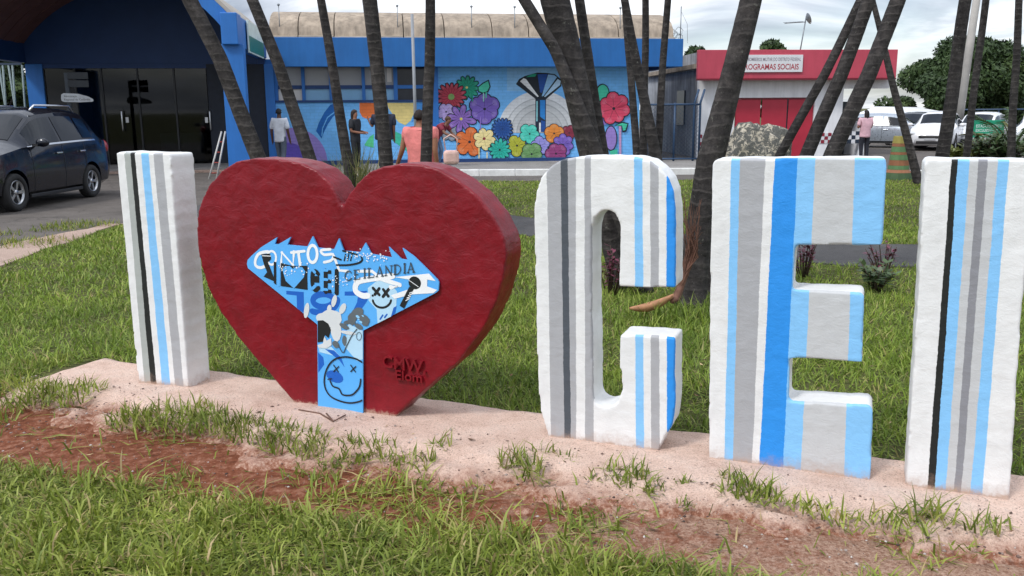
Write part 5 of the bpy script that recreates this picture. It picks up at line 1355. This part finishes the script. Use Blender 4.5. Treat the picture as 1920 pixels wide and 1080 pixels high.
# long grass clump in the notch of the heart
gp = P(674, 415); pos = np.random.RandomState(8).normal(0, .15, (420, 3)) * [1.3, .8, 0] + [gp.x, gp.y, LAWN]
V_, L_, N_, A_ = blades(pos, np.full(420, 1.0), .015, .5, 9)
o_ = raw_mesh('grass_clump', V_ - np.array([gp.x, gp.y, LAWN]), L_, N_, grass_material('clump_blade', [(0, (.10, .14, .04)), (.5, (.19, .22, .07)), (.85, (.34, .32, .15)), (1, (.42, .36, .2))]), A_); o_.location = gp
tag(o_, 'clump of long pale grass seen in the notch of the heart', 'grass clump')
for i, (px, py, lb) in enumerate(((1300, 600, 'tuft of dark grass at the foot of the big palm'),)):
    gp = P(px, py); r_ = np.random.RandomState(30 + i); pos = r_.normal(0, .2, (260, 3)) * [1.5, .6, 0]
    V_, L_, N_, A_ = blades(pos, np.full(260, .2), .008, .8, 31 + i); o_ = raw_mesh('grass_clump', V_, L_, N_, GRASS_B, A_); o_.location = gp; tag(o_, lb, 'grass clump', kind='stuff')

# ------------------------------------------------------------------ trees behind
def leaf_material(name, a, b, c):
    m = bpy.data.materials.new(name); t = NT(m); at_ = t.n.new('ShaderNodeAttribute'); at_.attribute_name = 'rnd'
    t.base(t.ramp(at_.outputs['Fac'], [(0, a), (.6, b), (1, c)]), .6, None, Specular_IOR_Level=.3); return m
LEAF = leaf_material('dark_tree_leaf', (.018, .034, .012), (.042, .075, .022), (.095, .135, .04))
def tree(base, H_, W_, n, seed, label, leaf=.16, crown_from=.22, group=None):
    r_ = np.random.RandomState(seed); t_ = empty('tree', base, 0, label, 'tree', group)
    nc = 46; cz = r_.rand(nc) ** .8; a_ = r_.rand(nc) * 6.283; prof = np.sin(np.pi * np.clip(.12 + .84 * cz, 0, 1)) ** .6; q_ = np.sqrt(r_.rand(nc)) * prof
    cc = np.stack([np.cos(a_) * q_ * W_ / 2 * .86, np.sin(a_) * q_ * W_ / 2 * .7, H_ * (crown_from + (.97 - crown_from) * cz) - .1], 1); cr = (.10 + .09 * r_.rand(nc)) * W_
    k = r_.randint(0, nc, n); d_ = r_.normal(size=(n, 3)); d_ /= np.linalg.norm(d_, axis=1)[:, None]
    p = cc[k] + d_ * (cr[k] * (.72 + .34 * r_.rand(n)))[:, None] * [1, 1, .75]
    e1 = r_.normal(size=(n, 3)); e1 /= np.linalg.norm(e1, axis=1)[:, None]; e2 = np.cross(e1, d_ + .3 * r_.normal(size=(n, 3))); e2 /= np.linalg.norm(e2, axis=1)[:, None]
    s_ = leaf * (.6 + .8 * r_.rand(n))[:, None]
    V_ = np.stack([p - e1 * s_, p + e2 * s_ * .45, p + e1 * s_, p - e2 * s_ * .45], 1).reshape(-1, 3)
    cro = raw_mesh('crown', V_, np.arange(4 * n), np.full(n, 4), LEAF, np.repeat(np.clip(.45 * r_.rand(n) + .65 * r_.rand(nc)[k] - .05, 0, 1), 4)); cro.parent = t_
    mb = MB(); th = H_ * crown_from + .5
    mb.tube([(0, 0, -.05), (.03, 0, th * .5), (0, .05, th)], [W_ * .035, W_ * .028, W_ * .024], 10)
    for i in range(5): c_ = cc[i * 7]; mb.tube([(0, .05, th - .2), (c_[0] * .5, c_[1] * .5, (th + c_[2]) * .5), tuple(c_)], [W_ * .018, W_ * .012, W_ * .004], 6)
    mb.build('trunk', BARK, t_); return t_
def tree_at(px0, px1, py, Y, n, seed, label, **kw):
    a_, b_ = Q(px0, py, Y), Q(px1, py, Y); tree(Vector(((a_.x + b_.x) / 2, Y, G0)), Q((px0 + px1) / 2, py, Y).z - G0, b_.x - a_.x, n, seed, label, **kw)
tree_at(1712, 1945, 84, 50, 75000, 1, 'large dark round tree behind the parked cars', leaf=.13, crown_from=.18)
tree_at(1880, 2140, 90, 54, 30000, 2, 'dark tree at the right edge beyond the large round tree', leaf=.15, crown_from=.18)
tree_at(1632, 1745, 186, 58, 18000, 3, 'small dark tree between the red building and the large tree', leaf=.13, crown_from=.05)
tree_at(1400, 1500, 78, 62, 11000, 4, 'treetop showing above the red building behind the sign', leaf=.18)
tree_at(1270, 1345, 86, 66, 8000, 5, 'treetop showing above the roof between the two buildings', leaf=.18)
tree_at(-90, 60, 60, 44, 6000, 6, 'tree behind the lattice at the left end of the portico', leaf=.25, crown_from=.12)

# ------------------------------------------------------------------ cars
def car_paint(name, col, rough=.22, metal=.3):
    m = bpy.data.materials.new(name); t = NT(m); c = lin(col)
    t.base(t.ramp(t.noise(3, 5), [(.3, tuple(v * .93 for v in c)), (.7, c)]), t.ramp(t.noise(9, 6), [(.35, rough), (.7, rough + .14)]), None, Metallic=metal, Coat_Weight=.35, Coat_Roughness=.06); return m
CGL = paint('car_glass', (.006, .009, .014), .04, .1, 2, 0, spec=.35); TYRE = paint('tyre_rubber', (.018, .018, .019), .85, .2, 9, .3, 60); RIM = paint('alloy_rim', (.55, .56, .58), .28, .1, 9, 0, metal=.9)
CHR = paint('chrome', (.75, .76, .78), .12, .05, 4, 0, metal=1.0); LMP = paint('lamp_lens', (.62, .64, .66), .08, .1, 6, 0, spec=.9); TLP = paint('tail_lens', (.30, .012, .02), .1, .2, 6, 0, spec=.9); TRIM = paint('black_trim', (.014, .014, .016), .5, .2, 6, 0); PLT = paint('number_plate', (.42, .43, .45), .5, .1, 6, 0)
ST = np.array([  # y, half width, floor, belt, roof, roof half width
    (-2.12, .58, .34, .58, .60, .40), (-2.06, .70, .26, .68, .71, .50), (-1.90, .79, .20, .77, .80, .56), (-1.55, .835, .20, .86, .91, .60), (-1.15, .85, .20, .92, 1.00, .62), (-.95, .855, .20, .95, 1.05, .62), (-.62, .86, .20, .965, 1.27, .60), (-.30, .86, .20, .975, 1.47, .585), (-.05, .86, .20, .98, 1.53, .58), (.5, .86, .20, .99, 1.56, .58), (1.05, .86, .20, 1.0, 1.545, .575), (1.52, .855, .20, 1.0, 1.50, .565), (1.70, .85, .21, 1.0, 1.36, .58), (1.88, .84, .22, .985, 1.10, .62), (1.95, .82, .24, .95, 1.01, .62), (2.06, .78, .28, .88, .93, .58), (2.12, .70, .34, .78, .82, .50)])
def car_sec(y, hz=1.0):
    w, f_, b, r_, wr = [np.interp(y, ST[:, 0], ST[:, k]) for k in range(1, 6)]
    b, r_ = b * hz, r_ * hz
    return [(0, f_), (.80 * w, f_), (.965 * w, f_ + .09), (w, .50 * (b / .97)), (w * .995, .72 * (b / .97)), (.95 * w, b), (wr, r_ - .06 * (r_ - b) / .5 - .012), (wr * .72, r_), (0, r_ + .018)]
def car(loc, rz, mat, label, group=None, hz=1.0, sc=1.0, detail=True):
    t_ = empty('parked_car', loc, rz, label, 'car', group); t_.scale = (sc, sc, sc)
    ys = sorted(set(list(np.linspace(-2.12, 2.12, 46)) + list(ST[:, 0]))); secs = [car_sec(y, hz) for y in ys]; n_ = 17; vs, fs = [], []
    for y, s_ in zip(ys, secs): vs += [(x, y, z) for x, z in s_] + [(-x, y, z) for x, z in s_[-2:0:-1]] + [(-.0001, y, s_[0][1])][:0]
    m_ = len(secs[0]) + len(secs[0]) - 2
    for i in range(len(ys) - 1):
        for j in range(m_): fs.append((i * m_ + j, i * m_ + (j + 1) % m_, (i + 1) * m_ + (j + 1) % m_, (i + 1) * m_ + j))
    fs += [tuple(range(m_)), tuple((len(ys) - 1) * m_ + j for j in range(m_ - 1, -1, -1))]
    mb = MB(); mb.add(vs, fs, 0, True); body_ = mb.build('body', mat, t_, sharp=38)
    axles = (-1.26, 1.22)
    cut = MB()
    for ya in axles:
        for s_ in (-1, 1): cut.lathe([(0, -.3), (.365, -.3), (.365, .3), (0, .3)], 28, M=Matrix.Translation((s_ * .9, ya, .33)) @ Matrix.Rotation(R(90), 4, 'Y'))
    co = cut.build('cutter', mat); co.matrix_world = t_.matrix_world
    bpy.context.view_layer.update(); co.parent = t_
    bo = body_.modifiers.new('b', 'BOOLEAN'); bo.operation = 'DIFFERENCE'; bo.object = co; bo.solver = 'EXACT'
    bake(body_); body_.data.set_sharp_from_angle(angle=R(38)); cm = co.data; bpy.data.objects.remove(co); bpy.data.meshes.remove(cm)
    MB().box(-.6, .6, -1.75, 1.7, .22, .5).build('underbody', TRIM, t_)
    # glass
    def side_panel(y0, y1, f0, f1, s_, nm='side_window', mt=CGL):
        mb = MB(); Y_ = np.linspace(y0, y1, 9); F_ = np.linspace(f0, f1, 4)
        for y in Y_:
            c_ = car_sec(y, hz)
            for f_ in F_: a_, b_ = c_[5], c_[6]; mb.v.append((s_ * (a_[0] + (b_[0] - a_[0]) * f_ + .006), y, a_[1] + (b_[1] - a_[1]) * f_ + .004))
        for i in range(8):
            for j in range(3): mb.f.append((i * 4 + j, i * 4 + j + 1, (i + 1) * 4 + j + 1, (i + 1) * 4 + j)); mb.m.append(0); mb.sm.append(True)
        return mb.build(nm, mt, t_)
    for s_ in (-1, 1):
        side_panel(-.66, .24, .06, .88, s_); side_panel(.32, 1.02, .06, .88, s_); side_panel(1.09, 1.46, .10, .84, s_)
        side_panel(-.80, 1.5, -.02, .035, s_, 'window_trim', CHR if detail else TRIM)
    def top_panel(y0, y1, nm, inset=.9):
        mb = MB(); Y_ = np.linspace(y0, y1, 6); X_ = np.linspace(-1, 1, 9)
        for y in Y_:
            c_ = car_sec(y, hz); xs = [p[0] for p in c_[8:5:-1]]; zs2 = [p[1] for p in c_[8:5:-1]]
            for x in X_: xx = abs(x) * c_[6][0] * inset; mb.v.append((math.copysign(xx, x), y + (-.006 if y < 0 else .006), np.interp(xx, xs, zs2) + .007))
        for i in range(5):
            for j in range(8): mb.f.append((i * 9 + j, i * 9 + j + 1, (i + 1) * 9 + j + 1, (i + 1) * 9 + j)); mb.m.append(0); mb.sm.append(True)
        return mb.build(nm, CGL, t_)
    top_panel(-.90, -.34, 'windshield'); top_panel(1.57, 1.85, 'rear_window', .86)
    # wheels
    for ya in axles:
        for s_ in (-1, 1):
            Mw = Matrix.Translation((s_ * .77, ya, .315)) @ Matrix.Rotation(R(90 * s_), 4, 'Y')
            w_ = MB().lathe([(.20, -.09), (.29, -.095), (.312, -.07), (.315, 0), (.312, .06), (.29, .088), (.215, .085), (.205, .05)], 28, M=Mw).build('wheel', TYRE, t_)
            rm = MB().lathe([(.205, -.05), (.205, .072), (.19, .078), (.185, .03)], 28, M=Mw).lathe([(0, .06), (.045, .065), (.05, .03), (.05, .0)], 12, M=Mw)
            for k in range(5):
                a_ = k * 2 * math.pi / 5 + .3; d1, d2 = a_ - .16, a_ + .16
                rm.add([Mw @ Vector((r0 * math.cos(aa), r0 * math.sin(aa), z_)) for r0, aa, z_ in ((.04, d1 - .4, .055), (.04, d2 + .4, .055), (.19, d2, .06), (.19, d1, .06), (.04, d1 - .4, .02), (.04, d2 + .4, .02), (.19, d2, .03), (.19, d1, .03))], [(0, 1, 2, 3), (7, 6, 5, 4), (0, 3, 7, 4), (1, 5, 6, 2)])
            rm.build('rim', RIM, w_); MB().lathe([(0, .0), (.19, .0)], 20, M=Mw).build('brake_disc', TRIM, w_)
    # lamps, handles, mirrors, rails, seams
    def blob(c_, r_, nm, mt, M_=None):
        bm = bmesh.new(); bmesh.ops.create_uvsphere(bm, u_segments=14, v_segments=9, radius=1)
        for v in bm.verts: v.co = Vector((c_[0] + v.co.x * r_[0], c_[1] + v.co.y * r_[1], c_[2] + v.co.z * r_[2]))
        return MB().bm(bm, 0, True).build(nm, mt, t_)
    for s_ in (-1, 1):
        blob((s_ * .66, -1.93, .69 * hz), (.155, .17, .085), 'headlight', LMP); blob((s_ * .70, 1.98, .86 * hz), (.12, .13, .15), 'tail_light', TLP)
        blob((s_ * .97, -.58, 1.02 * hz), (.12, .06, .075), 'mirror', mat); MB().box(s_ * .84 - .05, s_ * .84 + .05, -.60, -.55, .96 * hz, 1.0 * hz).build('mirror_arm', TRIM, t_)
        for y_ in (.12, .92): MB().box(s_ * .866 - .012, s_ * .866 + .012, y_ - .09, y_ + .09, .82 * hz, .845 * hz, bev=.006).build('door_handle', CHR, t_)
        for y_ in (-.72, .28, 1.03):
            mb = MB(); vs_ = []
            c_ = car_sec(y_, hz)
            for x_, z_ in c_[2:6]: vs_ += [(s_ * (x_ + .003), y_ - .006, z_), (s_ * (x_ + .003), y_ + .006, z_)]
            mb.add(vs_, [(2 * i, 2 * i + 1, 2 * i + 3, 2 * i + 2) for i in range(3)]); mb.build('door_seam', TRIM, t_)
        if detail: MB().tube([(s_ * .53, -.12, 1.52 * hz), (s_ * .54, .0, 1.60 * hz), (s_ * .54, 1.15, 1.60 * hz), (s_ * .53, 1.3, 1.50 * hz)], .02, 8).build('roof_rail', CHR, t_)
        MB().box(s_ * .80, s_ * .845, -.86, .84, .19, .25, bev=.01).build('sill', TRIM, t_)
    MB().box(-.42, .42, -2.135, -2.05, .50 * hz, .62 * hz, bev=.02).build('grille', TRIM, t_); MB().box(-.50, .50, -2.13, -2.0, .28, .40, bev=.02).build('lower_grille', TRIM, t_)
    MB().box(-.2, .2, -2.15, -2.12, .42, .50, bev=.005).build('number_plate', PLT, t_)
    MB().box(-.30, .30, -2.142, -2.12, .565 * hz, .585 * hz).build('grille_bar', CHR, t_)
    return t_
a_, b_ = P(38, 397), P(178, 370)
navy = car_paint('navy_car_paint', (.005, .007, .014), .14, .2)
y0_ = (a_.y + b_.y) / 2
car(Vector((a_.x - .80, y0_ + .05, LAWN + .006)), math.atan2(-(b_.x - a_.x), b_.y - a_.y), navy, 'dark navy car with roof rails parked before the blue portico', 'cars parked around the square', 1.09, (b_.y - a_.y) / 2.48)
WHT, SLV, GRY = car_paint('white_car_paint', (.74, .75, .77), .25, 0), car_paint('silver_car_paint', (.42, .47, .53), .25, .5), car_paint('dark_grey_car_paint', (.03, .033, .038), .2, .3)
def far_car(px, Y, rz, mat, label, hz=1.0, sc=1.0): car(Vector((Q(px, 250, Y).x, Y, LAWN + .006)), R(rz), mat, label, 'cars in the car park on the right', hz, sc, False)
far_car(1672, 37.0, 58, SLV, 'silver blue car behind the person in the pink shirt', .93, .95)
far_car(1712, 40, -38, GRY, 'dark grey car between the silver and the white car', .95, .95)
far_car(1757, 35.0, -32, WHT, 'white car facing left before the big tree', .98, .95)
far_car(1838, 36.5, -40, WHT, 'white car half hidden behind the green sign', .95, .95)
far_car(1950, 33, -30, WHT, 'white car cut by the right edge of the photo', .95, .95)
# white canopy over the car park
cw = empty('canopy', (Q(1650, 240, 44).x, 44, G0), 0, 'long white sloping canopy roof over the car park', 'canopy'); CAN = paint('canopy_white', (.78, .79, .80), .4, .06, 1, 0)
a_, b_ = Q(1640, 236, 44), Q(1775, 216, 44); w_ = b_.x - a_.x
mb = MB(); mb.add([(0, 0, a_.z - G0), (w_ * .5, 0, b_.z - G0 + .02), (w_ * 1.15, 0, b_.z - G0), (w_ * 1.15, 5, b_.z - G0 + .4), (w_ * .5, 5, b_.z - G0 + .45), (0, 5, a_.z - G0 + .3)], [(0, 1, 4, 5), (1, 2, 3, 4)])
o_ = mb.build('roof_sheet', CAN, cw); s_ = o_.modifiers.new('t', 'SOLIDIFY'); s_.thickness = .12; bake(o_)
for x_ in (.2, w_ * .5, w_ * 1.1): MB().tube([(x_, .3, 0), (x_, .3, a_.z - G0 + .1)], .05, 8).build('post', PL, cw)

# ------------------------------------------------------------------ people
def skinned(name, verts, edges, rad, mat, parent, sub=2, root=0):
    me = bpy.data.meshes.new(name); me.from_pydata([tuple(v) for v in verts], edges, []); me.materials.append(mat)
    o = bpy.data.objects.new(name, me); C.objects.link(o); o.parent = parent
    o.modifiers.new('skin', 'SKIN'); lay_ = me.skin_vertices[0] if len(me.skin_vertices) else None
    if lay_ is None:
        bm = bmesh.new(); bm.from_mesh(me); bm.verts.layers.skin.verify(); bm.to_mesh(me); bm.free(); lay_ = me.skin_vertices[0]
    for i, r_ in enumerate(rad):
        lay_.data[i].radius = r_ if isinstance(r_, tuple) else (r_, r_); lay_.data[i].use_root = (i == root)
    s_ = o.modifiers.new('sub', 'SUBSURF'); s_.levels = sub; s_.render_levels = sub
    bake(o)
    for p in o.data.polygons: p.use_smooth = True
    return o
def person(loc, rz, label, skin, shirt, trousers, hair, H_=1.7, pose=None, long_hair=False, sleeve=.9, wide=1.0, belly=0.0, shoe='#2a2522'):
    """facing -y; joints in units of standing height"""
    pose = pose or {}; t_ = empty('person', loc, rz, label, 'person'); S = lambda p: Vector(p) * H_
    J = dict(pel=(0, 0, .53), wai=(0, 0, .62), che=(0, 0, .73), nb=(0, .005, .815), nk=(0, 0, .85), hd=(0, -.008, .905), tp=(0, 0, .965), ns=(0, -.055, .905),
             sl=(.105 * wide, 0, .80), el=(.135 * wide, .01, .63), wl=(.145 * wide, -.03, .49), sr=(-.105 * wide, 0, .80), er=(-.135 * wide, .01, .63), wr=(-.145 * wide, -.03, .49),
             hl=(.055, 0, .51), kl=(.06, -.01, .28), al=(.06, .015, .045), hr=(-.055, 0, .51), kr=(-.06, -.01, .28), ar=(-.06, .015, .045))
    J.update(pose)
    J = {k: S(v) for k, v in J.items()}
    for s_ in 'lr': J['t' + s_] = J['a' + s_] + S((0, -.085, -.03)); J['h' + s_ + '2'] = J['w' + s_] + (J['w' + s_] - J['e' + s_]).normalized() * .045 * H_
    SK, SHm, TRm, HRm = [paint('cloth_' + c_.strip('#') if i else 'skin_' + c_.strip('#'), c_, .75 if i else .55, .22 if i else .12, 5, .7 if i else .05, 16 if i else 90, .02) for i, c_ in enumerate((skin, shirt, trousers, hair))]
    names = ['pel', 'wai', 'che', 'nb', 'nk', 'hd', 'tp', 'ns', 'sl', 'el', 'wl', 'hl2', 'sr', 'er', 'wr', 'hr2', 'hl', 'kl', 'al', 'tl', 'hr', 'kr', 'ar', 'tr']
    rad = {'pel': (.082 * wide, .06), 'wai': (.072 * wide, .055), 'che': (.088 * wide, .06), 'nb': .045, 'nk': .032, 'hd': (.046, .055), 'tp': (.03, .036), 'ns': .008, 'sl': .034, 'el': .024, 'wl': .017, 'hl2': (.021, .012), 'sr': .034, 'er': .024, 'wr': .017, 'hr2': (.021, .012), 'hl': .052, 'kl': .034, 'al': .022, 'tl': .018, 'hr': .052, 'kr': .034, 'ar': .022, 'tr': .018}
    E_ = [('pel', 'wai'), ('wai', 'che'), ('che', 'nb'), ('nb', 'nk'), ('nk', 'hd'), ('hd', 'tp'), ('hd', 'ns'), ('che', 'sl'), ('sl', 'el'), ('el', 'wl'), ('wl', 'hl2'), ('che', 'sr'), ('sr', 'er'), ('er', 'wr'), ('wr', 'hr2'), ('pel', 'hl'), ('hl', 'kl'), ('kl', 'al'), ('al', 'tl'), ('pel', 'hr'), ('hr', 'kr'), ('kr', 'ar'), ('ar', 'tr')]
    V_ = [J[k] for k in names]; ix = {k: i for i, k in enumerate(names)}; R_ = [tuple(q * H_ for q in rad[k]) if isinstance(rad[k], tuple) else rad[k] * H_ for k in names]; EE = [(ix[a], ix[b]) for a, b in E_]
    # fingers
    for s_, sg in (('l', 1), ('r', -1)):
        h_ = J['h' + s_ + '2']; d_ = (h_ - J['w' + s_]).normalized(); sd_ = Vector((0, -1, 0)); sd_ = (sd_ - d_ * sd_.dot(d_)).normalized(); cu = d_.cross(sd_) * -sg
        for k, (off, L_) in enumerate(((-.9, .030), (-.3, .036), (.3, .034), (.9, .026), (1.3, .022))):
            i0 = len(V_); th = k == 4; b0 = h_ + sd_ * off * .011 * H_ - (d_ * .02 * H_ if th else Vector((0, 0, 0)))
            V_ += [b0 + (d_ + (sd_ * .9 if th else Vector())) * L_ * H_ * .55, b0 + (d_ + (sd_ * .5 if th else Vector()) + cu * .35) * L_ * H_]; R_ += [.0052 * H_, .0042 * H_]; EE += [(ix['w' + s_] if th else ix['h' + s_ + '2'], i0), (i0, i0 + 1)]
    skinned('body', V_, EE, R_, SK, t_)
    def sub_skin(nm, keys, ed, rr, mat, extra=()):
        vs_ = [J[k] if isinstance(k, str) else k for k in keys]; skinned(nm, vs_, ed, [tuple(q * H_ for q in r) if isinstance(r, tuple) else r * H_ for r in rr], mat, t_)
    # shirt: trunk and sleeves
    kE = lambda s_: J['s' + s_].lerp(J['e' + s_], sleeve)
    hem = J['pel'] + (J['pel'] - J['wai']).normalized() * .085 * H_
    sub_skin('shirt', [hem, J['wai'] + S((0, -belly, 0)), 'che', J['nb'] - S((0, 0, .005)), 'sl', kE('l'), 'sr', kE('r'), hem.lerp(J['pel'], .45)], [(0, 8), (8, 1), (1, 2), (2, 3), (2, 4), (4, 5), (2, 6), (6, 7)], [(.112 * wide, .086), (.096 * wide, .076 + belly), (.108 * wide, .084), .062, .05, .044, .05, .044, (.108 * wide, .084)], SHm)
    sub_skin('trousers', ['pel', J['pel'] + (J['wai'] - J['pel']).normalized() * .085 * H_, 'hl', 'kl', 'al', 'hr', 'kr', 'ar'], [(0, 1), (0, 2), (2, 3), (3, 4), (0, 5), (5, 6), (6, 7)], [(.086 * wide, .064), (.08 * wide, .06), .058, .043, .034, .058, .043, .034], TRm)
    for s_ in 'lr':
        sub_skin('shoe', [J['a' + s_] + S((0, .012, -.028)), J['a' + s_] + S((0, -.04, -.03)), J['a' + s_] + S((0, -.10, -.032))], [(0, 1), (1, 2)], [(.024, .018), (.025, .017), (.02, .012)], paint('shoe_' + shoe.strip('#'), shoe, .6))
    bm = bmesh.new(); bmesh.ops.create_uvsphere(bm, u_segments=18, v_segments=12, radius=1); hc = J['hd'] + S((0, .010, .016))
    up_ = (J['tp'] - J['nk']).normalized(); tilt = Vector((0, 0, 1)).rotation_difference(up_).to_matrix()
    for v in bm.verts:
        n_ = v.co.copy(); k_ = 1 + .05 * math.sin(n_.x * 11 + n_.z * 7)
        if n_.y < -.15 and n_.z < .35: k_ *= .62
        elif n_.z < -.45 and not long_hair: k_ *= .72
        z_ = n_.z
        if long_hair and z_ < -.05 and n_.y > -.15: z_ = z_ * 2.9; n_.y = n_.y * .8 + .25
        v.co = hc + tilt @ S((n_.x * .050 * k_, n_.y * .060 * k_, z_ * .062 * k_))
    MB().bm(bm, 0, True).build('hair', HRm, t_)
    return t_
def stand(px, py, Y, z=LAWN): q_ = Q(px, py, Y); return Vector((q_.x, Y, z))
PZ = LAWN + .03
walk = dict(kl=(.05, -.05, .28), al=(.05, -.04, .05), kr=(-.055, .02, .29), ar=(-.06, .13, .08))
person(stand(525, 250, 24.8, LAWN + .0), R(172), 'person in a white shirt and jeans walking away along the mural', '#5b3d2f', '#dfe2ea', '#56606e', '#1c1614', 1.74, walk)
person(stand(666, 250, 24.0, PZ), R(70), 'person in black with long dark hair holding papers', '#8a5d47', '#171a22', '#14171f', '#2a1c18', 1.66, dict(el=(.13, .0, .64), wl=(.07, -.14, .62), er=(-.13, .0, .64), wr=(-.05, -.15, .61)), True, .8)
person(stand(720, 250, 24.2, PZ), R(185), 'person in dark blue uniform half hidden by the stout palm', '#6d4838', '#1a2136', '#161b29', '#171413', 1.8, dict(el=(.17, .0, .65), wl=(.22, -.06, .74), er=(-.15, .02, .63), wr=(-.15, -.02, .48)), False, .85, 1.42)
person(stand(788, 250, 12.8), R(150), 'person in a coral top carrying a pale bag behind the heart', '#9a6a50', '#f08a86', '#3b3a44', '#20140f', 1.66, dict(el=(.18, .03, .63), wl=(.26, .0, .50), er=(-.165, .02, .63), wr=(-.16, -.02, .49)), False, .5, 1.4, .02)
bag = stand(846, 290, 12.6, 0); bz = Q(846, 291, 12.6).z
bg_ = empty('handbag', (bag.x, 12.6, bz - .13), 0, 'pale pink bag carried by the person in coral', 'bag')
MB().box(-.11, .11, -.055, .055, 0, .2, bev=.045).build('pouch', paint('pale_pink_cloth', '#efc6ba', .7, .2, 9, .4, 40), bg_); MB().tube([(-.08, 0, .2), (-.1, 0, .36), (.0, 0, .42), (.09, 0, .36), (.08, 0, .2)], .01, 6).build('handle', paint('pale_pink_cloth', '#efc6ba'), bg_)
person(stand(826, 250, 26.0, PZ), R(60), 'person in a maroon shirt bending towards the painted flowers', '#7a5240', '#7c2036', '#5b7394', '#4a3320', 1.66,
       dict(pel=(0, .12, .50), wai=(0, .05, .58), che=(0, -.05, .66), nb=(0, -.12, .72), nk=(0, -.14, .745), hd=(0, -.17, .785), tp=(0, -.19, .84), ns=(0, -.225, .77), sl=(.105, -.07, .70), el=(.12, -.16, .56), wl=(.10, -.28, .50), sr=(-.105, -.07, .70), er=(-.12, -.17, .57), wr=(-.09, -.30, .52), hl=(.055, .12, .48), hr=(-.055, .12, .48), kl=(.06, .03, .27), kr=(-.06, .03, .27), al=(.06, .1, .045), ar=(-.06, .1, .045)), False, .7)
person(stand(1622, 250, 27.5), R(190), 'person in a pale pink shirt and dark trousers standing near the parked cars', '#8a604d', '#d9aeb8', '#191c28', '#1a1413', 1.58, dict(el=(.14, -.02, .64), wl=(.08, -.12, .66), er=(-.14, -.02, .64), wr=(-.08, -.12, .66)), True, .8, 1.1)
